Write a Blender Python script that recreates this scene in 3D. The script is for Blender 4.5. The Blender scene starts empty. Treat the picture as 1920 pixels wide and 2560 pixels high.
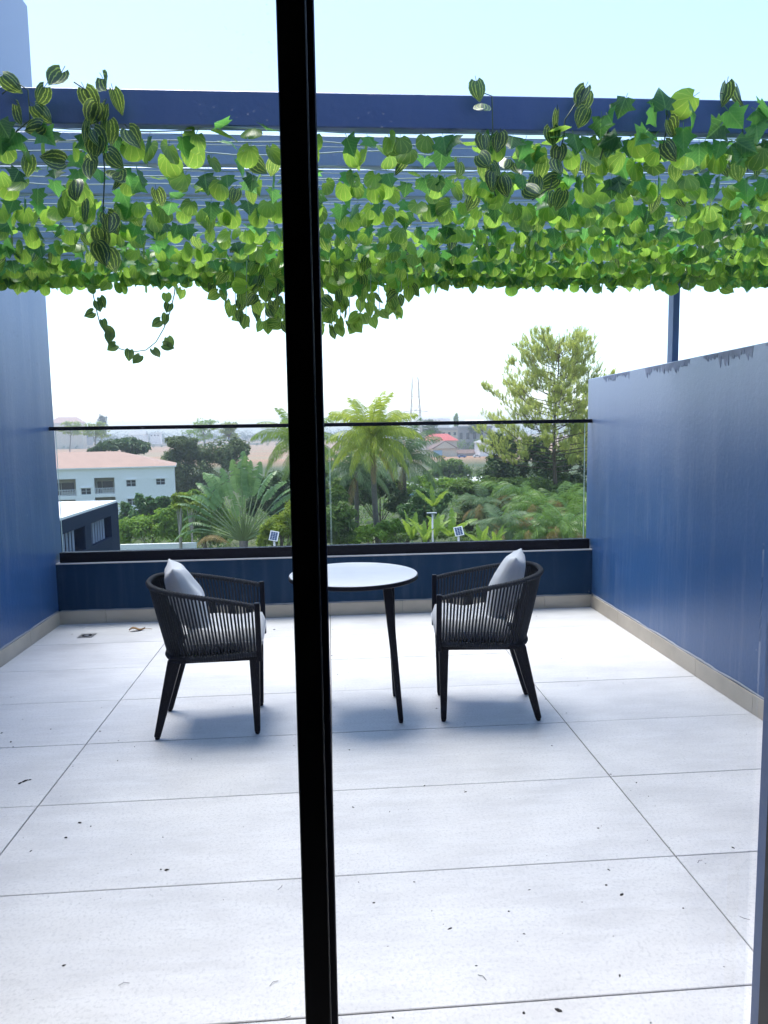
import bpy, bmesh, math, random
import numpy as np
from mathutils import Vector, Matrix, Euler

random.seed(7); rng = np.random.default_rng(7)
R = math.radians
SC = bpy.context.scene
COL = SC.collection

# ------------------------------------------------------------------ camera
EYE = Vector((0, 0, 1.495)); FPX = 1833.0
C_R = Vector((0.99703357, -0.07543065, -0.01530629))
C_U = Vector((0.02332108, 0.10654711, 0.99403412))
C_F = Vector((0.07334980, 0.99144235, -0.10799017))
cam = bpy.data.cameras.new('camera'); cam_o = bpy.data.objects.new('camera', cam); COL.objects.link(cam_o)
cam.sensor_fit = 'HORIZONTAL'; cam.sensor_width = 36; cam.lens = 36 * FPX / 1920
cam.clip_start = 0.02; cam.clip_end = 6000
m = Matrix((C_R, C_U, -C_F)).transposed().to_4x4(); m.translation = EYE
cam_o.matrix_world = m
SC.camera = cam_o

# ------------------------------------------------------------------ sky, sun, exposure
SUN = Vector((-0.15, 0.25, 1.0)).normalized()            # direction towards the sun: hazy, almost overhead, a little beyond the parapet
w = bpy.data.worlds.new('World'); SC.world = w; w.use_nodes = True
nt = w.node_tree; nt.nodes.clear()
sky = nt.nodes.new('ShaderNodeTexSky'); sky.sky_type = 'NISHITA'; sky.sun_disc = False
sky.sun_elevation = math.asin(SUN.z); sky.sun_rotation = math.atan2(SUN.x, SUN.y) % (2 * math.pi)
sky.altitude = 50; sky.air_density = 1.0; sky.dust_density = 0.7; sky.ozone_density = 1.0
bg = nt.nodes.new('ShaderNodeBackground'); bg.inputs['Strength'].default_value = 0.13
out = nt.nodes.new('ShaderNodeOutputWorld')
nt.links.new(sky.outputs[0], bg.inputs[0]); nt.links.new(bg.outputs[0], out.inputs[0])
sl = bpy.data.lights.new('sun', 'SUN'); sl.energy = 1.8; sl.angle = R(26); sl.color = (1, 0.965, 0.92)
so = bpy.data.objects.new('sun', sl); COL.objects.link(so); so.rotation_euler = SUN.to_track_quat('Z', 'Y').to_euler(); so.location = (-10, -12, 20)
SC.view_settings.view_transform = 'Standard'; SC.view_settings.look = 'None'
SC.view_settings.exposure = 1.62; SC.view_settings.gamma = 1.0; SC.view_settings.use_curve_mapping = False
SC.cycles.use_denoising = True; SC.cycles.use_adaptive_sampling = True; SC.cycles.adaptive_threshold = 0.02; SC.cycles.use_light_tree = False
SC.cycles.max_bounces = 6; SC.cycles.diffuse_bounces = 3; SC.cycles.glossy_bounces = 2; SC.cycles.transmission_bounces = 4; SC.cycles.transparent_max_bounces = 12
SC.cycles.volume_bounces = 0; SC.cycles.caustics_reflective = False; SC.cycles.caustics_refractive = False

# ------------------------------------------------------------------ helpers
def at(px, py, Y):
    """point of the place that the photograph shows at (px, py), standing Y metres out"""
    d = C_F + C_R * ((px - 960) / FPX) + C_U * ((1280 - py) / FPX)
    return EYE + d * (Y / d.y)

def tag(o, label=None, cat=None, group=None, kind=None):
    if label: o['label'] = label
    if cat: o['category'] = cat
    if group: o['group'] = group
    if kind: o['kind'] = kind
    return o

def empty(name, loc=(0, 0, 0), rz=0, label=None, cat=None, group=None):
    o = bpy.data.objects.new(name, None); COL.objects.link(o); o.location = loc; o.rotation_euler = (0, 0, rz)
    o.empty_display_size = 0.1
    return tag(o, label, cat, group)

def link(name, me, parent=None, mat=None, loc=None, rot=None, scale=None):
    o = bpy.data.objects.new(name, me); COL.objects.link(o)
    if mat is not None and not me.materials: me.materials.append(mat)
    if parent is not None: o.parent = parent
    if loc is not None: o.location = loc
    if rot is not None: o.rotation_euler = rot
    if scale is not None: o.scale = (scale,) * 3 if isinstance(scale, (int, float)) else scale
    return o

class MB:
    def __init__(s): s.v = []; s.f = []; s.sm = []
    def add(s, vs, fs, smooth=False):
        b = len(s.v); s.v += [tuple(x) for x in vs]; s.f += [tuple(i + b for i in f) for f in fs]; s.sm += [smooth] * len(fs); return s
    def box(s, x0, x1, y0, y1, z0, z1, M=None):
        vs = [Vector(c) for c in ((x0,y0,z0),(x1,y0,z0),(x1,y1,z0),(x0,y1,z0),(x0,y0,z1),(x1,y0,z1),(x1,y1,z1),(x0,y1,z1))]
        if M is not None: vs = [M @ c for c in vs]
        return s.add(vs, [(0,3,2,1),(4,5,6,7),(0,1,5,4),(1,2,6,5),(2,3,7,6),(3,0,4,7)])
    def bar(s, a, b, wa, wb=None, up=(0, 0, 1)):
        """square bar from a to b, width wa -> wb"""
        a = Vector(a); b = Vector(b); wb = wa if wb is None else wb
        d = (b - a).normalized(); u = Vector(up)
        if abs(d.dot(u)) > .95: u = Vector((1, 0, 0))
        x = d.cross(u).normalized(); y = d.cross(x)
        vs = []
        for p, ww in ((a, wa), (b, wb)):
            h = ww / 2
            vs += [p + x*h + y*h, p - x*h + y*h, p - x*h - y*h, p + x*h - y*h]
        return s.add(vs, [(3,2,1,0),(4,5,6,7),(0,1,5,4),(1,2,6,5),(2,3,7,6),(3,0,4,7)])
    def tube(s, pts, rad, n=8, cap=True, closed=False):
        pts = [Vector(p) for p in pts]; k = len(pts)
        rad = [rad] * k if isinstance(rad, (int, float)) else rad
        vs = []; prev = None
        for i, p in enumerate(pts):
            t = (pts[min(i + 1, k - 1)] - pts[max(i - 1, 0)]).normalized()
            u = prev if prev is not None else (Vector((0, 0, 1)) if abs(t.z) < .9 else Vector((1, 0, 0)))
            x = (u - t * u.dot(t)).normalized(); prev = x; y = t.cross(x)
            for j in range(n):
                a = 2 * math.pi * j / n
                vs.append(p + (x * math.cos(a) + y * math.sin(a)) * rad[i])
        fs = [(i*n+j, i*n+(j+1)%n, (i+1)*n+(j+1)%n, (i+1)*n+j) for i in range(k-1) for j in range(n)]
        if cap: fs += [tuple(range(n-1, -1, -1)), tuple(range((k-1)*n, k*n))]
        return s.add(vs, fs, True)
    def lathe(s, prof, n=32, c=(0, 0, 0)):
        vs = []; k = len(prof)
        for r_, z in prof:
            for j in range(n):
                a = 2*math.pi*j/n; vs.append((c[0]+r_*math.cos(a), c[1]+r_*math.sin(a), c[2]+z))
        fs = [(i*n+j, i*n+(j+1)%n, (i+1)*n+(j+1)%n, (i+1)*n+j) for i in range(k-1) for j in range(n)]
        fs += [tuple(range(n-1,-1,-1)), tuple(range((k-1)*n, k*n))]
        return s.add(vs, fs, False)
    def mesh(s, name, mat=None):
        me = bpy.data.meshes.new(name); me.from_pydata(s.v, [], s.f)
        me.polygons.foreach_set('use_smooth', s.sm); me.update()
        if mat is not None: me.materials.append(mat)
        return me
    def build(s, name, mat, parent=None, bevel=0, seg=1, **k):
        me = s.mesh(name, mat)
        if bevel:
            bm = bmesh.new(); bm.from_mesh(me)
            es = [e for e in bm.edges if len(e.link_faces) == 2 and e.calc_face_angle(0) > .6]
            bmesh.ops.bevel(bm, geom=es, offset=bevel, segments=seg, profile=.6, affect='EDGES', clamp_overlap=True)
            bm.to_mesh(me); bm.free()
        return link(name, me, parent, **k)

def boxo(name, b, mat, parent=None, bevel=0, **k):
    return MB().box(*b).build(name, mat, parent, bevel, **k)

def copy_tree(o, parent=None):
    c = o.copy(); COL.objects.link(c)
    if parent is not None: c.parent = parent
    for ch in o.children: copy_tree(ch, c)
    return c

# ------------------------------------------------------------------ materials
MATS = {}
class N:
    def __init__(s, name):
        s.m = bpy.data.materials.new(name); s.m.use_nodes = True; s.t = s.m.node_tree; s.t.nodes.clear()
        s.o = s.t.nodes.new('ShaderNodeOutputMaterial'); MATS[name] = s.m
    def n(s, typ, **k):
        x = s.t.nodes.new('ShaderNode' + typ)
        for a, v in k.items():
            if a.startswith('_'): setattr(x, a[1:], v)
            else:
                key = int(a[1:]) if a[0] == 'i' and a[1:].isdigit() else a.replace('__', ' ')
                s.set(x, key, v)
        return x
    def set(s, x, key, v):
        inp = x.inputs[key]
        if isinstance(v, bpy.types.NodeSocket): s.t.links.new(v, inp)
        elif isinstance(v, bpy.types.Node): s.t.links.new(v.outputs[0], inp)
        else:
            if inp.type == 'RGBA' and len(v) == 3: v = (*v, 1)
            inp.default_value = v
    def coord(s, which='Object'): return s.n('TexCoord').outputs[which]
    def pos(s): return s.n('NewGeometry').outputs['Position']
    def noise(s, vec, scale, detail=3, rough=.55, stretch=None):
        if stretch: vec = s.n('Mapping', Vector=vec, Scale=stretch).outputs[0]
        return s.n('TexNoise', Vector=vec, Scale=scale, Detail=detail, Roughness=rough).outputs[0]
    def ramp(s, f, stops):
        x = s.n('ValToRGB', i0=f); e = x.color_ramp.elements
        while len(e) < len(stops): e.new(.5)
        for i, (p, c) in enumerate(stops):
            e[i].position = p; e[i].color = (c, c, c, 1) if isinstance(c, (int, float)) else (*c, 1)
        return x.outputs[0]
    def mix(s, f, a, b, mode='MIX'):
        x = s.n('Mix', _data_type='RGBA', _blend_type=mode); s.set(x, 0, f); s.set(x, 6, a); s.set(x, 7, b); return x.outputs[2]
    def math(s, op, a, b=0.0):
        x = s.n('Math', _operation=op); s.set(x, 0, a); s.set(x, 1, b); return x.outputs[0]
    def bump(s, h, strength=.2, dist=.01):
        return s.n('Bump', Height=h, Strength=strength, Distance=dist).outputs[0]
    def pbr(s, col, rough=.6, metal=0, spec=.5, normal=None, **k):
        x = s.n('BsdfPrincipled'); s.set(x, 'Base Color', col); s.set(x, 'Roughness', rough); s.set(x, 'Metallic', metal); s.set(x, 'Specular IOR Level', spec)
        if normal is not None: s.set(x, 'Normal', normal)
        for a, v in k.items(): s.set(x, a.replace('__', ' '), v)
        return x
    def out(s, sh):
        s.t.links.new(sh.outputs[0] if isinstance(sh, bpy.types.Node) else sh, s.o.inputs[0]); return s.m

def simple(name, col, rough=.6, metal=0, var=.12, scale=3.0, bump=0, spec=.5):
    a = N(name); v = a.noise(a.pos(), scale, 2)
    c = a.mix(v, tuple(x * (1 - var) for x in col), tuple(min(1, x * (1 + var)) for x in col))
    nrm = a.bump(a.noise(a.pos(), scale * 14, 3), bump, .01) if bump else None
    return a.out(a.pbr(c, rough, metal, spec, nrm))

def foliage(name, dark, light, trans=.35, rough=.55, scale=.6):
    """leaf mass: each leaf has its own tint (mesh attribute), clumps drift in hue"""
    a = N(name); t = a.n('Attribute', _attribute_name='tint').outputs['Fac']
    v = a.noise(a.pos(), scale, 3)
    f = a.math('ADD', a.math('MULTIPLY', t, .65), a.math('MULTIPLY', v, .45))
    c = a.mix(f, dark, light)
    p = a.pbr(c, rough, 0, .35)
    tr = a.n('BsdfTranslucent', Color=a.mix(.5, c, tuple(min(1, x*1.6) for x in light)))
    return a.out(a.n('MixShader', i0=trans, i1=p, i2=tr))

# floor tiles: pale grey porcelain, cloudy, brushed streaks, dust
a = N('tile'); P = a.pos(); oi = a.n('ObjectInfo').outputs['Random']
Q = a.n('VectorMath', _operation='ADD'); a.set(Q, 0, P)
cmb = a.n('CombineXYZ', X=a.math('MULTIPLY', oi, 37.0), Y=a.math('MULTIPLY', oi, 91.0)); a.set(Q, 1, cmb.outputs[0]); Q = Q.outputs[0]
big = a.noise(Q, 2.2, 4, .6, (1, 1.6, 1)); st = a.noise(Q, 7, 4, .7, (.45, 2.4, 1)); fine = a.noise(Q, 90, 3, .7)
c = a.mix(a.ramp(big, [(.25, 0), (.75, 1)]), (.535, .53, .535), (.69, .685, .685))
c = a.mix(a.math('MULTIPLY', a.ramp(st, [(.42, 0), (.70, 1)]), .45), c, (.75, .755, .77))
c = a.mix(a.math('MULTIPLY', a.ramp(fine, [(.35, 1), (.5, 0)]), .5), c, (.43, .435, .46))
stain = a.noise(P, 1.15, 3, .6)
c = a.mix(a.math('MULTIPLY', a.ramp(stain, [(.55, 0), (.72, 1)]), .22), c, (.48, .475, .47))
c = a.mix(a.math('MULTIPLY', a.math('SUBTRACT', oi, .5), .10), c, (.7, .7, .7))
a.out(a.pbr(c, a.ramp(big, [(.3, .42), (.7, .6)]), 0, .4, a.bump(fine, .08, .004)))
simple('grout', (.14, .125, .11), .9, bump=.2)
simple('skirting', (.50, .44, .36), .6, var=.25, scale=5, bump=.05)
simple('sealant', (.30, .31, .34), .7)

# wall paint: blue-grey semi-gloss, chalky streaks, painted-in glow up high, dirt marks
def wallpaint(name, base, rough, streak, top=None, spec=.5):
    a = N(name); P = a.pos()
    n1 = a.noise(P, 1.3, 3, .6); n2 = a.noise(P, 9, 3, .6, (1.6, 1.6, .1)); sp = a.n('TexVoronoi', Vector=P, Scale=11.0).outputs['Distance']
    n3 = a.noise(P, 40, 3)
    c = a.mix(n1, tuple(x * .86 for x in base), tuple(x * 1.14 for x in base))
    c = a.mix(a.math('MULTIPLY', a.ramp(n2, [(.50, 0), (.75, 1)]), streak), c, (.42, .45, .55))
    if top:      # chalk streaks from the top edge, also painting sky glow into the upper wall
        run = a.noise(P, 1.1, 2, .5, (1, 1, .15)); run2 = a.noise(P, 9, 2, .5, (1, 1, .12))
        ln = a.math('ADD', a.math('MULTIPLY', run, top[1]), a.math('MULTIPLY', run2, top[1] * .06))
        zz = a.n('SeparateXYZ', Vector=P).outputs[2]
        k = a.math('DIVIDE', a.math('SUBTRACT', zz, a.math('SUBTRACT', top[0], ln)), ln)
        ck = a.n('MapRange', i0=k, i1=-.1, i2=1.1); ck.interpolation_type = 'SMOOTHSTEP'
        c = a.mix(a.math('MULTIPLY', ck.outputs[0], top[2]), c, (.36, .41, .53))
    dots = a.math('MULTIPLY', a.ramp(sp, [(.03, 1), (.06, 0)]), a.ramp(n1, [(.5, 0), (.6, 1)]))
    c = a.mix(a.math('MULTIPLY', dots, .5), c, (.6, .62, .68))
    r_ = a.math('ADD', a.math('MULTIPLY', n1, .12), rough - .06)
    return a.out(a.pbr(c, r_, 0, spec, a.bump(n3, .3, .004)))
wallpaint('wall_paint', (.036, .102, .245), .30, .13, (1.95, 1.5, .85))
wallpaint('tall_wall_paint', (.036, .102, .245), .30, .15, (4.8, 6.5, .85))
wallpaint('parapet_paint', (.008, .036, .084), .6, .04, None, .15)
wallpaint('beam_paint', (.09, .15, .31), .4, .06)
wallpaint('slat_paint', (.30, .39, .52), .45, .08)
simple('coping', (.50, .50, .52), .6)
simple('raw_plaster', (.24, .265, .35), .8, var=.4, scale=14)
simple('black_metal', (.006, .007, .014), .5, .0, var=.3, scale=8, spec=.15)
simple('black_frame', (.004, .004, .006), .4, 0, var=.3, scale=8, spec=.3)
simple('navy_frame', (.012, .018, .05), .3, 0, var=.3, scale=8)
simple('steel', (.45, .46, .48), .35, .8)
simple('room_paint', (.12, .12, .13), .8)
simple('facade_paint', (.30, .31, .34), .7)
simple('cord', (.014, .018, .027), .75, var=.35, scale=60, bump=.3)
simple('chair_metal', (.005, .006, .013), .5, var=.3, scale=20, spec=.15)
a = N('cushion'); v = a.noise(a.coord(), 9, 4); wv = a.noise(a.coord(), 400, 2)
a.out(a.pbr(a.mix(v, (.60, .605, .62), (.70, .70, .71)), .9, 0, .2, a.bump(wv, .3, .002)))
a = N('table_top'); v = a.noise(a.coord(), 6, 5, .6, (1, 3, 1))
a.out(a.pbr(a.mix(v, (.62, .62, .63), (.74, .74, .74)), .55, 0, .3))
simple('dry_leaf', (.30, .17, .07), .8, var=.4, scale=80)
simple('debris', (.02, .017, .015), .9)

def glassmat(name, tint, refl, rough=.0, dirt=0.0):
    a = N(name); fr = a.n('Fresnel', IOR=1.5).outputs[0]
    tr = a.n('BsdfTransparent', Color=tint); gl = a.n('BsdfGlossy', Color=(1, 1, 1), Roughness=rough)
    sh = a.n('MixShader', i0=a.math('MULTIPLY', fr, refl), i1=tr, i2=gl)
    if dirt:
        P = a.pos(); sp = a.n('TexVoronoi', Vector=P, Scale=70.0).outputs['Distance']
        msk = a.ramp(a.noise(P, 3.0, 3), [(.52, 0), (.66, 1)])
        arc = a.ramp(a.noise(P, 2.5, 3, .5, (2, 1, .6)), [(.3, 0), (.9, 1)])
        d = a.math('ADD', a.math('MULTIPLY', a.ramp(sp, [(.06, 1), (.15, 0)]), a.math('MULTIPLY', msk, dirt * 3)), a.math('MULTIPLY', arc, dirt * .06))
        sh = a.n('MixShader', i0=d, i1=sh, i2=a.n('BsdfTranslucent', Color=(.8, .8, .85)))
    return a.out(sh)
glassmat('door_glass', (.985, .99, .99), .12, 0, .05)
glassmat('tinted_glass', (.915, .93, .92), .06, .0, .006)
a = N('glass_edge'); a.out(a.n('MixShader', i0=.5, i1=a.pbr((.75, .85, .82), .3), i2=a.n('BsdfTranslucent', Color=(.9, 1, .96))))

# artificial leaves
def vine_leaf(name, dark, light, veins, trans=.5, kind='plain'):
    a = N(name); uv = a.n('UVMap').outputs[0]; sep = a.n('SeparateXYZ', Vector=uv); u, v = sep.outputs[0], sep.outputs[1]
    oi = a.n('ObjectInfo').outputs['Random']
    au = a.math('ABSOLUTE', a.math('SUBTRACT', u, .5))
    nz = a.noise(a.coord(), 5, 2, .7)
    c = a.mix(oi, dark, light)
    c = a.mix(a.math('MULTIPLY', nz, .35), c, tuple(x * .55 for x in dark))
    if kind == 'stripe':
        s_ = a.math('SINE', a.math('ADD', a.math('MULTIPLY', au, 36.0), a.math('MULTIPLY', nz, 6.5)))
        m_ = a.math('MULTIPLY', a.ramp(s_, [(.50, 0), (.85, 1)]), .9)
        c = a.mix(m_, c, veins)
    elif kind == 'radial':
        ang = a.math('ARCTAN2', a.math('SUBTRACT', u, .5), a.math('ADD', v, .02))
        s_ = a.math('SINE', a.math('ADD', a.math('MULTIPLY', ang, 16.0), a.math('MULTIPLY', nz, 2.0)))
        c = a.mix(a.math('MULTIPLY', a.ramp(s_, [(.84, 0), (.99, 1)]), .5), c, veins)
    else:
        s_ = a.math('SINE', a.math('ADD', a.math('MULTIPLY', v, 34.0), a.math('MULTIPLY', au, -40.0)))
        c = a.mix(a.math('MULTIPLY', a.ramp(s_, [(.90, 0), (1, 1)]), .4), c, veins)
        c = a.mix(a.ramp(au, [(.01, .5), (.035, 0)]), c, veins)
    p = a.pbr(c, .34, 0, .75)
    tr = a.n('BsdfTranslucent', Color=a.mix(.25, c, veins))
    return a.out(a.n('MixShader', i0=trans, i1=p, i2=tr))
vine_leaf('ivy_leaf', (.014, .095, .024), (.130, .480, .080), (.30, .60, .14), .62)
vine_leaf('round_leaf', (.050, .210, .026), (.280, .580, .050), (.58, .72, .13), .66, 'radial')
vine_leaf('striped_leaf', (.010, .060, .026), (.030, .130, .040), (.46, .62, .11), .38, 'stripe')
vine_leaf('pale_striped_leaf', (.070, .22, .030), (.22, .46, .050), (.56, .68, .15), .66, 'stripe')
simple('vine_stem', (.36, .48, .40), .6)
simple('dark_stem', (.05, .10, .05), .6)

# outdoor foliage and buildings
foliage('fol_dark', (0.02, 0.052, 0.018), (0.1, 0.17, 0.045), .25)
foliage('fol_mid', (0.042, 0.105, 0.022), (0.2, 0.3, 0.055), .3)
foliage('fol_olive', (0.048, 0.08, 0.03), (0.16, 0.21, 0.07), .3)
foliage('fol_bright', (0.055, 0.15, 0.016), (0.26, 0.4, 0.04), .35)
foliage('fol_yellow', (0.085, 0.15, 0.016), (0.34, 0.42, 0.05), .35)
foliage('fol_glossy', (0.028, 0.09, 0.028), (0.15, 0.27, 0.07), .25, .35)
foliage('fol_far', (.035, .060, .045), (.080, .115, .065), .2, .8, .08)
foliage('palm_green', (0.055, 0.13, 0.03), (0.3, 0.4, 0.07), .35, .4)
foliage('palm_yellow', (.085, .16, .025), (.46, .52, .07), .4, .4)
foliage('palm_grey', (0.05, 0.105, 0.048), (0.19, 0.28, 0.12), .3, .45)
foliage('palm_dry', (.16, .10, .035), (.36, .26, .09), .3)
foliage('banana', (0.09, 0.2, 0.025), (0.34, 0.46, 0.06), .4, .4)
foliage('traveller', (.045, .14, .035), (.27, .40, .14), .3, .35)
foliage('needles', (.21, .26, .055), (.52, .56, .15), .5, .6)
foliage('areca_green', (0.03, 0.095, 0.022), (0.21, 0.34, 0.06), .3, .4)
simple('bark', (.10, .075, .055), .9, var=.4, scale=4, bump=.4)
simple('pale_bark', (.42, .38, .32), .85, var=.25, scale=6)
simple('palm_trunk', (.13, .115, .095), .9, var=.35, scale=5)
simple('petiole', (.22, .28, .10), .5)
simple('white_wall', (.86, .85, .83), .8, var=.04)
simple('cream_wall', (.55, .50, .40), .8)
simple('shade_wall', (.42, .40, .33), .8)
simple('grey_wall', (.28, .28, .28), .85)
simple('roof_red', (.42, .27, .21), .8, var=.12, scale=.6)
simple('roof_bright_red', (.50, .065, .055), .6)
simple('roof_brown', (.20, .125, .10), .85)
simple('roof_grey', (.40, .38, .37), .7)
simple('roof_white', (.80, .79, .77), .6)
simple('shutter_blue', (.25, .42, .58), .6)
simple('window_dark', (.03, .035, .045), .2)
simple('window_frame', (.45, .47, .50), .5)
simple('rail_white', (.70, .71, .74), .5)
simple('wing_paint', (.006, .020, .058), .6, spec=.2)
simple('wing_fin', (.34, .40, .52), .6)
simple('pv_cell', (.05, .08, .17), .2)
simple('pylon_steel', (.58, .50, .46), .6)
simple('canvas', (.72, .70, .66), .8)
for nm, cc in (('car_yellow', (.62, .42, .04)), ('car_blue', (.06, .12, .32)), ('car_white', (.7, .7, .7))): simple(nm, cc, .3)
simple('tyre', (.02, .02, .02), .8)
a = N('ground'); P = a.pos(); sp = a.n('SeparateXYZ', Vector=P)
n1 = a.noise(P, .02, 6, .6); n2 = a.noise(P, .2, 5); n3 = a.noise(P, .012, 4, .6, (.35, 1.6, 1))
grass = a.mix(n2, (.035, .060, .020), (.105, .120, .045))
dry = a.mix(n2, (.27, .20, .12), (.40, .30, .19)); earth = a.mix(n2, (.34, .18, .10), (.45, .26, .16))
c = a.mix(a.ramp(n1, [(.5, 0), (.7, 1)]), grass, a.mix(.25, grass, dry))
far = a.n('MapRange', i0=sp.outputs[1], i1=300.0, i2=400.0).outputs[0]
c = a.mix(far, c, a.mix(a.ramp(n3, [(.40, 0), (.56, 1)]), dry, earth))
a.out(a.pbr(c, .95, 0, .2))
M = MATS

# ================================================================== SETTING
GZ = -12.5
boxo('ground', (-1800, 1800, -200, 4000, GZ - .5, GZ), M['ground'])['kind'] = 'structure'

# terrace floor with its tiles
XL, XR, YP, YE, YG = -2.19, 2.19, 5.945, 6.10, 1.223
fl = boxo('terrace_floor', (XL - .2, XR + .2, 1.14, YE, -.30, -.006), M['grout']); tag(fl, kind='structure')
xs = [XL, -1.218, -.018, 1.182, XR]; ys = [1.24] + [1.749 + .6 * i for i in range(7)] + [YP]
for i in range(4):
    for j in range(len(ys) - 1):
        g = .0022; b = .0018
        t = MB().box(xs[i] + g, xs[i+1] - g, ys[j] + g, ys[j+1] - g, -.012, random.uniform(-.0006, .0006)).build('tile', M['tile'], fl, bevel=b)

# side walls, parapet
lw = empty('terrace_wall', (XL - .1, 3.6, 0), label='tall blue painted wall on the left side of the terrace', cat='wall')
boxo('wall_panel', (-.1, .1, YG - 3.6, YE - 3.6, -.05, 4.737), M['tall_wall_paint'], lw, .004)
rw = empty('terrace_wall', (XR + .09, 3.6, 0), label='low blue wall with chalky top and painted-in sky glow on the right side of the terrace', cat='wall')
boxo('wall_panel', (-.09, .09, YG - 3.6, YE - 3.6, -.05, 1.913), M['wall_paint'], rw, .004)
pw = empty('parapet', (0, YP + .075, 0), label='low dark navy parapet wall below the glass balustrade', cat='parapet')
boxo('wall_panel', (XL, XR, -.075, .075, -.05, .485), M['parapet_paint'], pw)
boxo('coping', (XL + .001, XR - .001, -.079, .079, .4852, .495), M['coping'], pw, .002)
SKH = .105
def skirt(parent, axis, fixed, a0, a1, off, seam):
    p = a0
    while p < a1 - .02:
        q = min(a1, (math.floor((p - seam) / .6 + 1e-6) + 1) * .6 + seam)
        h = SKH + random.uniform(-.002, .002); g = .001
        if axis == 'y': MB().box(fixed, fixed + off, p + g, q - g, .0008, h).build('skirting_tile', M['skirting'], parent, .001, loc=-parent.location)
        else: MB().box(p + g, q - g, fixed, fixed + off, .0008, h).build('skirting_tile', M['skirting'], parent, .001, loc=-parent.location)
        p = q
skirt(lw, 'y', XL + .0005, YG + .02, YP - .013, .012, 1.749); skirt(rw, 'y', XR - .0005, YG + .02, YP - .013, -.012, 1.749)
skirt(pw, 'x', YP - .0005, XL + .001, XR - .001, -.012, -1.218)
def sealant(parent, pts, r_):
    MB().tube(pts, r_, 6).build('sealant', M['sealant'], parent, loc=-parent.location)
for par, xx in ((lw, XL), (rw, XR)):
    n_ = 90; sealant(par, [(xx, YG + .03 + (YP - YG - .05) * i / n_, SKH + .005 + .004 * math.sin(i * .7) * random.random()) for i in range(n_ + 1)], [.006 + .004 * random.random() for _ in range(n_ + 1)])
n_ = 90; sealant(pw, [(XL + .02 + (XR - XL - .04) * i / n_, YP, SKH + .003 + .003 * random.random()) for i in range(n_ + 1)], [.004 + .003 * random.random() for _ in range(n_ + 1)])
# scraped bare patches along the right wall's top edge
def flakes(parent, x, y0, y1, zt, depth, cnt, sgn):
    p = y0
    while p < y1:
        wv = random.uniform(.015, .05); dd = depth * random.uniform(.25, 1)
        pts = [(x, p, zt), (x, p + wv, zt), (x, p + wv * random.uniform(.6, 1.1), zt - dd * random.uniform(.5, .95)), (x, p + wv * random.uniform(0, .3), zt - dd)]
        yield pts; p += wv * random.uniform(.7, .95)
for (y0, y1, dd) in ((5.25, 5.75, .06), (4.35, 4.95, .075), (3.68, 4.15, .085), (3.3, 3.55, .05)):
    mb = MB()
    for i, pts in enumerate(flakes(rw, XR - .0006, y0, y1, 1.908, dd, 12, -1)):
        dx = -.0004 * (i % 5)
        fr = [(q[0] + dx - .0008, q[1], q[2]) for q in pts]; bk = [(q[0] + .002, q[1], q[2]) for q in pts]
        mb.add(fr + bk, [(0,1,2,3), (7,6,5,4), (0,4,5,1), (1,5,6,2), (2,6,7,3), (3,7,4,0)])
    mb.build('scraped_patch', M['raw_plaster'], rw, loc=-rw.location)

# hotel building behind and below (shades the terrace), the room the view is taken from
hb = empty('hotel_building', (0, -4, GZ), label='grey hotel block behind the glass door that shades the terrace', cat='building')
def hpart(name, b, mat): return boxo(name, (b[0], b[1], b[2] + 4, b[3] + 4, b[4] - GZ, b[5] - GZ), mat, hb)
hpart('lower_storeys', (-9, 9, -9, YE - .01, GZ, -.32), M['facade_paint'])
HT = 2.92; HL = 5.0
hpart('facade_wall', (-2.39, -1.4, YG - .22, YG - .002, -.31, HT), M['facade_paint'])
hpart('sun_block_tower', (-9, -2.3905, -8.5, YG - .003, -.3195, HL), M['facade_paint'])  # unseen tall block, added to stop sun coming from behind left
hpart('facade_wall', (.772, 9, YG - .22, YG, -.31, HT), M['beam_paint'])
hpart('facade_wall', (-1.4, .772, YG - .22, YG - .002, 2.62, HT), M['facade_paint'])
hpart('roof_slab', (-2.39, 9, -9, YG - .01, HT, HT + .2), M['facade_paint'])
hpart('rear_wall', (-2.389, 9, -9, -8.8, -.31, HT), M['facade_paint'])
hpart('end_wall', (8.8, 9, -8.79, YG - .23, -.31, HT), M['facade_paint'])
for nm, b in dict(room_floor=(-3, 3, -4, 1.0, -.30, -.01), room_ceiling=(-3, 3, -4, 1.0, 2.8, 2.9)).items():
    tag(boxo(nm, b, M['room_paint']), kind='structure')
for b in ((-3, 3, -4.1, -4.0, -.01, 2.8), (-3.1, -3, -4, 1.0, -.01, 2.8), (3, 3.1, -4, 1.0, -.01, 2.8)):
    tag(boxo('room_wall', b, M['room_paint']), kind='structure')

# sliding glass door the terrace is seen through
D = 1.19
gd = empty('sliding_glass_door', (0, D, 0), label='black framed sliding glass door in the foreground, its stile crossing the view', cat='door')
boxo('stile', (-.0625, -.0185, -.022, .020, .0, 2.56), M['black_frame'], gd, .002)
boxo('stile', (-.050, -.0065, .026, .058, .0, 2.56), M['navy_frame'], gd, .002)
boxo('jamb', (.768, .80, -.03, .004, .0, 2.60), M['black_frame'], gd, .001)
boxo('jamb', (-1.41, -1.37, -.03, .05, .0, 2.60), M['black_frame'], gd, .001)
boxo('head', (-1.369, .767, -.03, .06, 2.562, 2.60), M['black_frame'], gd)
boxo('sill_track', (-1.369, .767, -.03, .045, -.009, .03), M['black_frame'], gd)
boxo('pane', (-1.368, -.0627, -.004, .002, .031, 2.56), M['door_glass'], gd)
boxo('pane', (-.0063, .766, .040, .046, .031, 2.56), M['door_glass'], gd)

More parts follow.
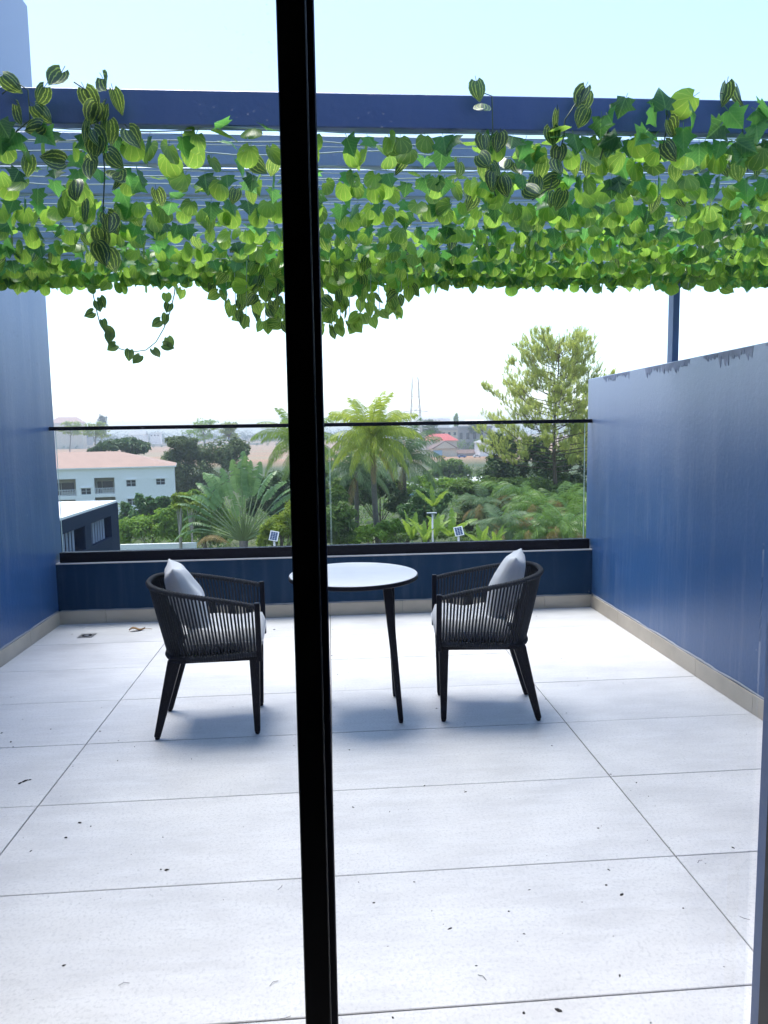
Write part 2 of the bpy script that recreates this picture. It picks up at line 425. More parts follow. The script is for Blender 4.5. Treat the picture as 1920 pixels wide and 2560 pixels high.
# glass balustrade
gb = empty('glass_balustrade', (0, 6.0, .495), label='tinted glass balustrade with thin black top rail on the parapet', cat='balustrade')
G0 = -.495
boxo('bottom_channel', (-2.165, 2.175, -.032, .032, .0002, .082), M['black_metal'], gb, .002)
boxo('top_rail', (-2.188, 2.188, -.02, .02, 1.548 + G0, 1.578 + G0), M['black_metal'], gb, .003)
for x0, x1 in ((-2.145, .001), (.011, 2.13)):
    pn = boxo('pane', (x0, x1, -.006, .006, .070, 1.556 + G0), M['tinted_glass'], gb)
    for xe, s_ in ((x0, 1), (x1, -1)):
        boxo('polished_edge', (min(xe, xe - s_*.002), max(xe, xe - s_*.002), -.006, .006, .083, 1.547 + G0), M['glass_edge'], pn)

# pergola
PY0, PS, PZT, PZB = 2.5, .346, 2.587, 2.480
PYS = [PY0 + PS * i for i in range(7)]
pg = empty('pergola', (0, 3.5, 0), label='grey blue metal pergola of parallel beams overgrown with artificial vines', cat='pergola')
for i, y in enumerate(PYS):
    boxo('beam', (XL + .002, 3.26, y - 3.5, y - 3.5 + (.034 if i else .042), PZB, PZT), M['slat_paint' if i else 'beam_paint'], pg, .003)
boxo('side_rail', (3.262, 3.30, -1.0, PYS[-1] - 3.5 + .10, PZB + .001, PZT), M['beam_paint'], pg, .003)
boxo('post', (2.203, 2.245, 4.613 - 3.5, 4.685 - 3.5, 1.9135, PZB + .10), M['beam_paint'], pg, .002)

# ================================================================== VINES
def leaf_mesh(name, kind, mat, seed):
    """leaf hanging from the origin: stalk, then a cupped blade of length 1 facing -y"""
    rd = random.Random(seed)
    if kind == 'ivy':
        vs_ = [0, .12, .22, .38, .56, .68, 1.0]; ws = [.08, .50, .40, .72, .36, .30, .0]; up = [.10, .22, .04, .02, .02, .05, 0]
    elif kind == 'round':
        vs_ = [0, .10, .28, .50, .72, .90, 1.0]; ws = [.20, .42, .56, .60, .53, .33, .06]; up = [.20, .16, .08, 0, 0, 0, 0]
    else:
        vs_ = [0, .10, .28, .48, .68, .86, 1.0]; ws = [.20, .38, .45, .41, .29, .12, .0]; up = [.20, .14, .05, 0, 0, .0, 0]
    cup = rd.uniform(.02, .12); fold = rd.uniform(.05, .22); bend = rd.uniform(-.25, .35); st = .30; tw = rd.uniform(-.2, .2)
    V = []; U = []; F = []
    cols = (-1, -.55, 0, .55, 1)
    for v, w_, u_ in zip(vs_, ws, up):
        for c in cols:
            x = w_ * c; z = -st - v + u_ * abs(c) ** 1.3
            y = fold * abs(x) - cup * (1 - abs(c)) + bend * v * v + tw * x * v + rd.uniform(-.012, .012)
            V.append((x, y, z)); U.append((.5 + .5 * c * (w_ / .6 if kind == 'ivy' else 1) * .98, v))
    nb = len(cols)
    for i in range(len(vs_) - 1):
        for j in range(nb - 1):
            q = (i*nb+j, (i+1)*nb+j, (i+1)*nb+j+1, i*nb+j+1)
            if i == len(vs_) - 2 and ws[-1] == 0: F.append((q[0], q[1], q[3]) if j < 2 else (q[0], q[2], q[3]))
            else: F.append(q)
    nbv = len(V); r_ = .016
    for z, yy in ((0, 0), (-st, -cup * .5)):
        for k in range(3):
            an = 2.1 * k; V.append((r_ * math.cos(an), yy + r_ * math.sin(an), z)); U.append((.5, 0))
    F += [(nbv + k, nbv + (k+1) % 3, nbv + 3 + (k+1) % 3, nbv + 3 + k) for k in range(3)]
    me = bpy.data.meshes.new(name); me.from_pydata(V, [], F); me.polygons.foreach_set('use_smooth', [True] * len(F))
    ul = me.uv_layers.new(name='UVMap'); li = np.empty(len(me.loops), int); me.loops.foreach_get('vertex_index', li)
    ul.data.foreach_set('uv', np.array(U, float)[li].ravel()); me.materials.append(mat); me.update()
    return me
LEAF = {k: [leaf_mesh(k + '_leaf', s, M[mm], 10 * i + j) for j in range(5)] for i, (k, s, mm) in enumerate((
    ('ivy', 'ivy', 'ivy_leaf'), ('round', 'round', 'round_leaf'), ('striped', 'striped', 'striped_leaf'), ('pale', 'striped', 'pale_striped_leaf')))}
rv = random.Random(3)
def put_leaf(root, kind, p, size, face=0.0, flat=.12, spread=.6):
    """hang one leaf: mostly face to the terrace door, tip down; some lie flat or turn edge-on"""
    me = rv.choice(LEAF[kind])
    rx = rv.gauss(0, .28) ; rz = rv.gauss(face, spread); ry = rv.gauss(0, .30)
    q = rv.random()
    if q < flat: rx = rv.uniform(.9, 1.5)
    elif q > .86: rx = -rv.uniform(.5, 1.2)
    elif q < flat + .10: rz += rv.choice((-1.2, 1.2))
    if rv.random() < .35: rz += math.pi
    o = link('leaf', me, root, loc=Vector(p) - root.location, rot=(rx, ry, rz), scale=size * rv.uniform(.8, 1.18)); return o

def garland(name, pts, label, cat='garland', group='artificial leaf garlands on the pergola', stem='vine_stem', r_=.0022):
    pts = [Vector(p) for p in pts]
    root = empty(name, pts[0], label=label, cat=cat, group=group)
    MB().tube([p - pts[0] for p in pts], r_, 4).build('stem', M[stem], root)
    return root

ORD = ('first', 'second', 'third', 'fourth', 'fifth', 'sixth', 'seventh')
def view_x(y):                       # stretch of the pergola worth planting
    return max(XL + .06, -.475 * y - .22), min(3.2, .60 * y + .28)
def row(y, z, kinds, spacing, label, size=.063, sag=.012, dense=lambda x: 1.0, flat=.12, drop=.0):
    x0, x1 = view_x(y); n_ = max(8, int((x1 - x0) / .12)); ph = rv.uniform(0, 6)
    path = [(x0 + (x1 - x0) * i / n_, y + .012 * math.sin(i * .9 + ph), z - sag * abs(math.sin(i * .55 + ph)) + rv.uniform(-.003, .003)) for i in range(n_ + 1)]
    g = garland('leaf_garland', path, label)
    x = x0 + rv.uniform(0, spacing)
    while x < x1:
        t = (x - x0) / (x1 - x0) * n_; i = min(n_ - 1, int(t)); p = Vector(path[i]).lerp(Vector(path[i+1]), t - i)
        put_leaf(g, rv.choice(kinds), p + Vector((0, rv.uniform(-.012, .012), rv.uniform(-drop, 0))), size, flat=flat)
        x += spacing * rv.uniform(.45, 1.5) / dense(x)
    return g
right_heavy = lambda x: 1.0 if x < .55 else 1.7
for i, y in enumerate(PYS):
    n_ = ORD[i]
    row(y + .005, PZB - .004, ('ivy', 'ivy', 'ivy', 'round') if i in (0, 1, 3) else ('round', 'ivy'), (.076, .068, .064, .060, .054, .046, .040)[i], f'lobed green leaf garland tied under the {n_} pergola beam from the door', dense=right_heavy)
    row(y + .115, PZB + .002, ('round', 'round', 'round', 'ivy'), (.076, .070, .064, .060, .052, .044, .040)[i], f'round yellow green leaf garland strung just behind the {n_} pergola beam from the door', dense=right_heavy)
    if i < 6:
        row(y + .23, PZB + .010, ('ivy', 'round', 'pale', 'striped'), (.105, .095, .085, .072, .058, .046)[i], f'mixed leaf garland strung in the gap beyond the {n_} pergola beam from the door', dense=lambda x: 1.0 if x < .6 else 2.2, flat=.22)
# thick edge of the leaf mass
for k in range(4):
    row(PYS[-1] + .045 + .03 * k, PZB + .034 - .006 * k, ('round', 'pale', 'round', 'ivy'), .040, f'thick leaf garland layer {("nearest", "second", "third", "outermost")[k]} along the far edge of the pergola', sag=.02, drop=.055 if k == 3 else .03, size=.060)
# strings that carry the vines, between the beams (seen as thin pale lines)
for i in range(6):
    for k, dy in enumerate((.07, .19)):
        x0, x1 = view_x(PYS[i] + dy)
        st_ = MB().tube([(x0, 0, 0), ((x0 + x1) / 2, .004, -.006), (x1, 0, 0)], .0012, 4).build('string', M['vine_stem'], loc=(0, PYS[i] + dy, PZB + .004 + .012 * k))
        tag(st_, f'thin pale string {("just behind", "midway past")[k]} the {ORD[i]} pergola beam from the door', 'string', 'strings between the pergola beams')

def strand(ptspx, Y, label, leaves, kind, size, stem='dark_stem', face=0, spread=.5, r_=.0022):
    pts = [at(x, y, Y) for x, y in ptspx]
    g = garland('hanging_garland', pts, label, group='hanging leaf garlands', stem=stem, r_=r_)
    for q in leaves:
        yy = Y - .012 + rv.uniform(-.02, .006)
        p = at(q[0], q[1], yy); k = q[2] if len(q) > 2 else kind; sz = size * (q[3] if len(q) > 3 else 1)
        me = rv.choice(LEAF[k]); ang = rv.gauss(0, .55); ry = q[4] if len(q) > 4 else ang
        # q gives the blade's centre: hang point lies .8 sizes up the stalk
        up = Vector((math.sin(ry), 0, math.cos(ry))) * sz * .8
        link('leaf', me, g, loc=p + up - g.location, rot=(rv.gauss(0, .3), ry, rv.gauss(face, spread) + (math.pi if rv.random() < .3 else 0)), scale=sz)
    return g
YB = 2.46
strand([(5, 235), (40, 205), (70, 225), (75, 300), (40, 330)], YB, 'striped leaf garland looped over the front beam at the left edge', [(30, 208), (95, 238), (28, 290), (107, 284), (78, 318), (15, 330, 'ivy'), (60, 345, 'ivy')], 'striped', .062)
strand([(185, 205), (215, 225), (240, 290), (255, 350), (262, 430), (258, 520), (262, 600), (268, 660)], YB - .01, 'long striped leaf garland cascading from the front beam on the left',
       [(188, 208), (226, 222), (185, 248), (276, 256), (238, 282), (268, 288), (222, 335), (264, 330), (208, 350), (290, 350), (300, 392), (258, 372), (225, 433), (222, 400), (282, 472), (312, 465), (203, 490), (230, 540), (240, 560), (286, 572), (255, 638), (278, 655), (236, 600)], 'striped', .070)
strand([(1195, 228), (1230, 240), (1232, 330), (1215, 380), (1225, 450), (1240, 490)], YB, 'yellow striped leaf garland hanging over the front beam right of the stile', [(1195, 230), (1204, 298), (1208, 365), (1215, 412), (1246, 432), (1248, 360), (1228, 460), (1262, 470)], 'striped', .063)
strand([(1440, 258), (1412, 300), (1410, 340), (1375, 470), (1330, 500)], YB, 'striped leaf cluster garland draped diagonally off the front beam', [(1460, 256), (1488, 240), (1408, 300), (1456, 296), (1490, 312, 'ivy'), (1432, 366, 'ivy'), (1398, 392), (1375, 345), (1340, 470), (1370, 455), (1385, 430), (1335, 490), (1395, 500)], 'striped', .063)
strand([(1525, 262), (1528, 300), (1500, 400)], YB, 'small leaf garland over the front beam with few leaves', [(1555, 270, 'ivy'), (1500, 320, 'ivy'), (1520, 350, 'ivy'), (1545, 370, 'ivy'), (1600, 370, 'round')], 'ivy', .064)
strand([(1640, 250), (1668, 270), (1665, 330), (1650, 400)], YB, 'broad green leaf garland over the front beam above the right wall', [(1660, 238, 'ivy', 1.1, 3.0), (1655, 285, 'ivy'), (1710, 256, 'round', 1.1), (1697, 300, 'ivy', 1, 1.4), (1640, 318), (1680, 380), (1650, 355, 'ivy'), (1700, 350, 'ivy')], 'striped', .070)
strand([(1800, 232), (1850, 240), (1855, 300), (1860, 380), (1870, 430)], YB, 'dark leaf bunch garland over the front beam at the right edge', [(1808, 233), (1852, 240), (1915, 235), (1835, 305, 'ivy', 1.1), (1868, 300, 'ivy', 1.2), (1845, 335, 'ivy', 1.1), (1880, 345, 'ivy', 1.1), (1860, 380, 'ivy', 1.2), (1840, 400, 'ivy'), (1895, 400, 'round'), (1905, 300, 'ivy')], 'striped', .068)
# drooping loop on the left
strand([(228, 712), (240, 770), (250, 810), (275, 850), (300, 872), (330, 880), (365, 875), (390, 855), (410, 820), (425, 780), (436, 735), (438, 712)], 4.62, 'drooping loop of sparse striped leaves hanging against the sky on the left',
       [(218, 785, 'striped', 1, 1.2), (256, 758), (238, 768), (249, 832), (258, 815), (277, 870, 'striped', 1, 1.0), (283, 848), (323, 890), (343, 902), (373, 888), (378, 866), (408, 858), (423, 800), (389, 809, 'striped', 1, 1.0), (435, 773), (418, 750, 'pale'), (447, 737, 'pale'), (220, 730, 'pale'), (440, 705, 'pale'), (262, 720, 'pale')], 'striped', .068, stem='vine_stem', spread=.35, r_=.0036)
# hanging bunch behind and beside the door stile
BOT = [(545, 745), (565, 775), (590, 800), (615, 815), (640, 822), (665, 828), (690, 822), (715, 815), (745, 830), (770, 835), (800, 838), (825, 838), (850, 838), (875, 832), (900, 826), (925, 815), (950, 800), (975, 790), (1000, 792), (1022, 745)]
for k, (bx_, by_) in enumerate(BOT):
    Y = 4.05 + .55 * rv.random(); top = 585
    lv = []; yy = top + rv.uniform(0, 40)
    while yy < by_ - 4:
        lv.append((bx_ + rv.uniform(-26, 26), yy, rv.choice(('pale', 'pale', 'striped', 'ivy', 'round') if yy < 740 else ('pale', 'pale', 'striped')))); yy += rv.uniform(13, 22)
    lv.append((bx_ + rv.uniform(-8, 8), by_ - 6, 'pale'))
    side = f'number {k + 1} from the left' if False else ('left of the stile' if bx_ < 735 else 'right of the stile' if bx_ > 830 else 'behind the stile')
    rank = [b for b in BOT if (b[0] < 735) == (bx_ < 735) and (b[0] > 830) == (bx_ > 830)].index((bx_, by_))
    strand([(bx_ + 4, top - 30), (bx_ + rv.uniform(-6, 6), (top + by_) / 2), (bx_, by_ - 18)], Y, f'pale striped leaf strand {side}, {("first","second","third","fourth","fifth","sixth","seventh","eighth","ninth","tenth")[rank]} from left in its bunch', lv, 'pale', .074, stem='vine_stem', spread=.7)
# bunch over the post on the right
for k, (bx_, by_) in enumerate([(1590, 725), (1625, 735), (1655, 745), (1680, 742), (1720, 735), (1765, 738), (1810, 738), (1860, 730), (1900, 725)]):
    lv = []; yy = 560
    while yy < by_ - 6:
        lv.append((bx_ + rv.uniform(-28, 28), yy, rv.choice(('round', 'ivy', 'round', 'pale')))); yy += rv.uniform(14, 26)
    strand([(bx_, 590), (bx_ + 5, 660), (bx_, by_ - 15)], 4.35 + .2 * rv.random(), f'thick hanging leaf strand over the right wall, {("first","second","third","fourth","fifth","sixth","seventh","eighth","ninth")[k]} from the left', lv, 'round', .072, stem='vine_stem', spread=.7)
# ragged tips below the far edge
for k, (bx_, by_) in enumerate([(20, 715), (75, 705), (520, 715), (1085, 725), (1130, 722), (1190, 730), (1250, 718), (1320, 722), (1400, 725), (1450, 728), (1540, 715)]):
    strand([(bx_, 660), (bx_ + 4, 690), (bx_, by_ - 6)], 4.66, f'short trailing leaf tip below the far pergola edge, {("first","second","third","fourth","fifth","sixth","seventh","eighth","ninth","tenth","eleventh")[k]} from the left', [(bx_ + rv.uniform(-14, 14), by_ - 8 - 16 * j, rv.choice(('pale', 'ivy', 'round'))) for j in range(3)], 'pale', .064, stem='vine_stem')

# ================================================================== FURNITURE
def u_path(n, hw, xf, xb, p=2.6):
    """U in plan: front right -> back -> front left, evenly spaced by length"""
    pts = []
    xs_ = xb + .30
    for i in range(41): pts.append((xf + (xs_ - xf) * i / 40, -hw))
    for i in range(1, 161):
        a_ = -math.pi / 2 - math.pi * i / 160
        c, s_ = math.cos(a_), math.sin(a_)
        pts.append((xs_ + math.copysign(abs(c) ** (2 / p), c) * .30, math.copysign(abs(s_) ** (2 / p), s_) * hw))
    for i in range(1, 41): pts.append((xs_ + (xf - xs_) * i / 40, hw))
    L = [0]
    for q, r_ in zip(pts, pts[1:]): L.append(L[-1] + math.dist(q, r_))
    res = []
    for k in range(n):
        d = L[-1] * k / (n - 1); i = max(0, min(len(L) - 2, int(np.searchsorted(L, d)) - 1)); t = (d - L[i]) / max(1e-9, L[i+1] - L[i])
        res.append((pts[i][0] + (pts[i+1][0] - pts[i][0]) * t, pts[i][1] + (pts[i+1][1] - pts[i][1]) * t))
    return res
def up_rail(n):
    return [Vector((x, y, .662 + .103 * (1 - min(1, max(0, (x + .275) / .54))) ** .85)) for x, y in u_path(n, .262, .262, -.275)]
def low_rail(n):
    return [Vector((x, y, .398 + .030 * min(1, max(0, (x + .2) / .47)))) for x, y in u_path(n, .243, .268, -.195)]

def cushion_mesh(lx, ly, lz, puff, nx=18, ny=18, pinch=.0, seed=1, piping=True):
    """closed soft box/pillow centred on the origin, thickness lz along z"""
    rd = random.Random(seed); V = []; F = []
    ph = [rd.uniform(0, 6) for _ in range(6)]
    for s_ in (1, -1):
        for i in range(nx + 1):
            for j in range(ny + 1):
                u, v = 2 * i / nx - 1, 2 * j / ny - 1
                e = (1 - abs(u) ** puff) ** (1 / puff) * (1 - abs(v) ** puff) ** (1 / puff) if abs(u) < 1 and abs(v) < 1 else 0
                k = 1 - pinch * (1 - u * u) * abs(v) ** 3; k2 = 1 - pinch * (1 - v * v) * abs(u) ** 3
                wr = .011 * math.sin(5 * u + ph[0] + 3 * v) * math.sin(4 * v + ph[1]) * (lz / .14)
                V.append((u * lx / 2 * k2, v * ly / 2 * k, s_ * (lz / 2 * e + wr * e + .004)))
    nb = (nx + 1) * (ny + 1); w_ = ny + 1
    for i in range(nx):
        for j in range(ny):
            q = (i*w_+j, (i+1)*w_+j, (i+1)*w_+j+1, i*w_+j+1); F.append(q); F.append(tuple(nb + t for t in reversed(q)))
    rim = [i*w_ for i in range(nx+1)] + [nx*w_+j for j in range(1, ny+1)] + [i*w_+ny for i in range(nx-1, -1, -1)] + [j for j in range(ny-1, 0, -1)]
    for a_, b_ in zip(rim, rim[1:] + rim[:1]): F.append((b_, a_, nb + a_, nb + b_))
    mb = MB(); mb.add(V, F, True); return mb

def make_chair():
    t = empty('rope_armchair', (0, 0, 0))
    n = 430
    ur = up_rail(n); lr = low_rail(n)
    MB().tube(ur, [.0130 + .0020 * math.sin(i * math.pi * .5) for i in range(n)], 8).build('armrest_rail', M['cord'], t)
    MB().tube(lr, [.0150 + .0022 * math.sin(i * math.pi * .5) for i in range(n)], 8).build('lower_rail', M['cord'], t)
    nc = 80; u2 = up_rail(nc); l2 = low_rail(nc)
    for k in range(1, nc - 1):
        a_, b_ = u2[k], l2[k]; j = Vector((random.uniform(-.0015, .0015), random.uniform(-.0015, .0015), 0))
        MB().tube([a_, (a_ + b_) / 2 + j, b_], .0050, 6, cap=False).build('cord', M['cord'], t)
    for s_ in (-1, 1):
        MB().bar((.274, s_ * .250, .392), (.270, s_ * .262, .684), .026).build('arm_post', M['chair_metal'], t, .003)
    MB().box(-.165, .262, -.228, .228, .388, .412).build('seat_frame', M['chair_metal'], t, .004)
    for s_ in (-1, 1):
        for top, bot, wt, wb in (((.247, s_ * .205, .402), (.248, s_ * .192, .012), .050, .028), ((-.138, s_ * .200, .402), (-.242, s_ * .188, .012), .062, .030)):
            lg = MB().bar(top, bot, wt, wb, up=(0, 1, 0)).build('leg', M['chair_metal'], t, .004)
            MB().lathe([(.010, 0), (.012, .003), (.012, .013)], 10, (bot[0], bot[1], 0)).build('foot', M['black_metal'], lg)
    sc = cushion_mesh(.385, .40, .115, 7, 20, 20).build('seat_cushion', M['cushion'], t, loc=(.098, 0, .474))
    ex, ey = .191, .198; MB().tube([(-ex, -ey, 0), (ex, -ey, 0), (ex, ey, 0), (-ex, ey, 0), (-ex, -ey, 0)], .0055, 6).build('piping', M['cushion'], sc)
    return t
ch1 = make_chair()
def pillow(chair, loc, rot, label, seed):
    o = cushion_mesh(.385, .385, .15, 2.2, 22, 22, pinch=.075, seed=seed).build('pillow', M['cushion'])
    Mx = Matrix.Rotation(chair.rotation_euler.z, 4, 'Z'); Mx.translation = chair.location
    L = Matrix.LocRotScale(Vector(loc), Euler(rot, 'XYZ'), None)
    o.matrix_world = Mx @ L
    return tag(o, label, 'pillow', 'grey pillows on the chairs')
ch2 = copy_tree(ch1)
ch1.location = (-.645, 3.765, .001); ch1.rotation_euler.z = R(2.5)
ch2.location = (.828, 3.800, .001); ch2.rotation_euler.z = R(174.5)
tag(ch1, 'dark rope woven armchair left of the round table, facing right', 'armchair', 'rope armchairs on the terrace')
tag(ch2, 'dark rope woven armchair right of the round table, facing left', 'armchair', 'rope armchairs on the terrace')
pillow(ch1, (-.105, .035, .662), (R(4), R(-112), R(8)), 'grey square pillow leaning in the left armchair', 4)
pillow(ch2, (-.105, -.03, .662), (R(-6), R(-110), R(-8)), 'grey square pillow leaning in the right armchair', 9)

tb = empty('round_table', (.116, 3.835, .001), label='round white topped table on slim dark legs between the chairs', cat='table')
MB().lathe([(.337, .728), (.343, .732), (.343, .746), (.341, .749)], 72).build('rim', M['chair_metal'], tb)
MB().lathe([(.336, .7482), (.338, .7515)], 72).build('table_top', M['table_top'], tb)
for (tx, ty), (fx, fy) in (((.164, -.16), (.225, -.195)), ((.204, .15), (.229, .19)), ((-.16, -.16), (-.186, -.195)), ((-.16, .15), (-.175, .19))):
    MB().bar((tx, ty, .728), (fx, fy, .008), .046, .026, up=(0, 1, 0)).build('leg', M['chair_metal'], tb, .008, 2)
    MB().lathe([(.011, 0), (.012, .004), (.012, .012)], 10, (fx, fy, 0)).build('foot', M['black_metal'], tb)
MB().lathe([(.10, .716), (.10, .7279)], 24).build('mount_plate', M['chair_metal'], tb)

# floor drain, dry leaf, scattered specks
dr = empty('floor_drain', (-1.854, 5.562, .0012), label='small square metal floor drain in the far left corner', cat='drain')
boxo('plate', (-.055, .055, -.055, .055, 0, .003), M['steel'], dr, .001)
MB().lathe([(.036, .0031), (.036, .0045)], 24).build('grate', M['black_metal'], dr)
MB().lathe([(.020, .0046), (.018, .007)], 20).build('cover', M['steel'], dr)
mb = MB(); dl = []
for i in range(9):
    t = i / 8; wv = .022 * math.sin(math.pi * min(1, t * 1.05 + .02)) ** .8
    for c in (-1, 0, 1): dl.append((t * .12 - .06, wv * c, .005 + .022 * t * (1 - t) + .012 * abs(c) + .01 * math.sin(7 * t)))
mb.add(dl, [(i*3+j, i*3+3+j, i*3+4+j, i*3+1+j) for i in range(8) for j in range(2)], True); mb.tube([(.058, 0, .012), (.085, .004, .008), (.11, .0, .003)], .0018, 5)
tag(mb.build('dry_leaf', M['dry_leaf'], loc=(-1.507, 5.663, .0), rot=(0, 0, .25)), 'curled dry brown leaf lying on the tiles near the parapet', 'leaf')
rd = random.Random(11); mb = MB()
def speck(x, y, s_):
    n_ = rd.randint(4, 6); ph = rd.uniform(0, 6); el = rd.uniform(1, 2.2); an = rd.uniform(0, 3)
    vs = []
    for k in range(n_):
        a_ = ph + 2 * math.pi * k / n_; q = s_ * rd.uniform(.6, 1.1); ux, uy = q * el * math.cos(a_), q * math.sin(a_)
        vs.append((x + ux * math.cos(an) - uy * math.sin(an), y + ux * math.sin(an) + uy * math.cos(an), .0008))
    mb.add(vs + [(x, y, .0008 + s_ * .6)], [(k, (k+1) % n_, n_) for k in range(n_)])
for _ in range(230):
    speck(rd.uniform(-2.1, 2.1), 1.3 + 4.5 * rd.random() ** 1.3, rd.choice((.0015, .002, .002, .003, .0045)))
for px, py, s_ in ((62, 1953, .008), (50, 1958, .007), (75, 1950, .006), (4, 1833, .007), (27, 1855, .008), (199, 2057, .006), (227, 2066, .004), (165, 2094, .006), (77, 2128, .004), (416, 2175, .007), (402, 2174, .004), (159, 2414, .005), (974, 2030, .004), (1515, 2213, .005), (1555, 2237, .006), (1708, 2271, .004), (1522, 2175, .004), (1395, 2525, .007), (1324, 2225, .003), (1310, 2335, .003), (1833, 2120, .005), (1190, 2415, .003), (686, 1574, .007), (1527, 1936, .004)):
    d = at(px, py, 1) - EYE; p = EYE + d * (-EYE.z / d.z); speck(p.x, p.y, s_)
for px, py in ((700, 2220), (685, 2460), (1750, 2155), (1862, 2297), (714, 2545), (310, 2462), (1205, 2445)):
    d = at(px, py, 1) - EYE; p = EYE + d * (-EYE.z / d.z); an = rd.uniform(0, 6); q = Vector((math.cos(an), math.sin(an), 0)) * .014
    mb.tube([p - q + Vector((0, 0, .002)), p + Vector((q.y * .3, -q.x * .3, .004)), p + q + Vector((0, 0, .002))], .0007, 4)
tag(mb.build('debris', M['debris']), 'dark specks and bits of dry dirt scattered over the tiles', 'debris', kind='stuff')

# ================================================================== GARDEN AND TOWN BEYOND
def tinted(me, vals):
    at_ = me.attributes.new('tint', 'FLOAT', 'FACE'); at_.data.foreach_set('value', np.asarray(vals, np.float32)); return me

def leaf_cloud(name, centers, sig, n, size, mat, seed, flat=.55, asp=.42):
    """n diamond leaves scattered round clump centres; local coordinates"""
    g = np.random.default_rng(seed); C = np.asarray(centers, float); k = g.integers(0, len(C), n)
    S = np.asarray(sig, float); S = S[k] if S.ndim == 2 else np.tile(S, (n, 1))
    d = g.normal(size=(n, 3)); d /= np.linalg.norm(d, axis=1)[:, None]
    P = C[k] + d * S * (g.random((n, 1)) ** .35) 
    nrm = d * (1 - flat) + np.array([0, 0, flat]) + g.normal(size=(n, 3)) * .38
    nrm /= np.linalg.norm(nrm, axis=1)[:, None]
    t = g.normal(size=(n, 3)) + d * .8 - np.array([0, 0, .5]); t -= (t * nrm).sum(1)[:, None] * nrm; t /= np.linalg.norm(t, axis=1)[:, None]
    b = np.cross(nrm, t); L = size * g.uniform(.65, 1.35, (n, 1))
    V = np.stack([P - t * L * .5, P + b * L * asp * .5 + nrm * L * .08, P + t * L * .5, P - b * L * asp * .5 + nrm * L * .08], 1).reshape(-1, 3)
    me = bpy.data.meshes.new(name); me.from_pydata(V.tolist(), [], np.arange(4 * n).reshape(-1, 4).tolist())
    cl = g.random(len(C))[k]
    tinted(me, np.clip(g.random(n) * .65 + cl * .45 - .05, 0, 1)); me.materials.append(mat); me.update()
    return me

def crown_clumps(lobes, seed, per=14, rel=.42):
    """clump centres on/in several lobes (centre, radii)"""
    g = np.random.default_rng(seed); Cs = []; Ss = []
    for c, r_ in lobes:
        for _ in range(per):
            d = g.normal(size=3); d /= np.linalg.norm(d); d[2] = d[2] if d[2] > -.5 else -d[2] * .5
            q = .35 + .65 * g.random() ** .5
            Cs.append(np.array(c) + d * np.array(r_) * q * .82); Ss.append(np.array(r_) * rel * g.uniform(.55, 1.15))
    return Cs, Ss

def tree(name, label, spots, Y, mat, n, size, cat='tree', group='garden trees', trunk='bark', seed=1, per=14, rel=.42, flat=.55, trunk_px=None, asp=.42, tr=None):
    """spots: lobes in the photograph (px, py, rx, ry); the crown is as deep as it is wide"""
    lob = []
    s_ = Y / FPX; g = random.Random(seed)
    cx = sum(q[0] for q in spots) / len(spots)
    base = at(trunk_px or cx, 1200, Y); base.z = GZ
    for (px, py, rx, ry) in spots:
        c = at(px, py, Y + g.uniform(-.4, .4) * rx * s_) - base
        lob.append((tuple(c), (rx * s_, rx * s_ * .9, ry * s_)))
    root = empty(name, base, label=label, cat=cat, group=group)
    Cs, Ss = crown_clumps(lob, seed, per, rel)
    link('crown', leaf_cloud('crown', Cs, Ss, n, size, M[mat], seed, flat, asp), root)
    mb = MB(); top = Vector(lob[0][0]); H = top.z; r0 = tr or max(.07, H * .014)
    kn = [Vector((g.uniform(-.02, .02) * H, g.uniform(-.02, .02) * H, 0)) for _ in range(4)]
    pts = [Vector((0, 0, 0)), Vector((top.x * .2, top.y * .2, H * .3)) + kn[0], Vector((top.x * .6, top.y * .6, H * .65)) + kn[1], top]
    mb.tube(pts, [r0 * 1.3, r0, r0 * .75, r0 * .3], 7)
    for i in range(min(10, len(Cs))):
        c = Vector(Cs[g.randrange(len(Cs))]); st = pts[1].lerp(pts[3], g.uniform(.3, .95)) if i % 2 else pts[2]
        mb.tube([st, st.lerp(c, .5) + Vector((0, 0, .04 * H * g.random())), c], [r0 * .42, r0 * .25, r0 * .08], 5)
    mb.build('trunk', M[trunk], root)
    return root

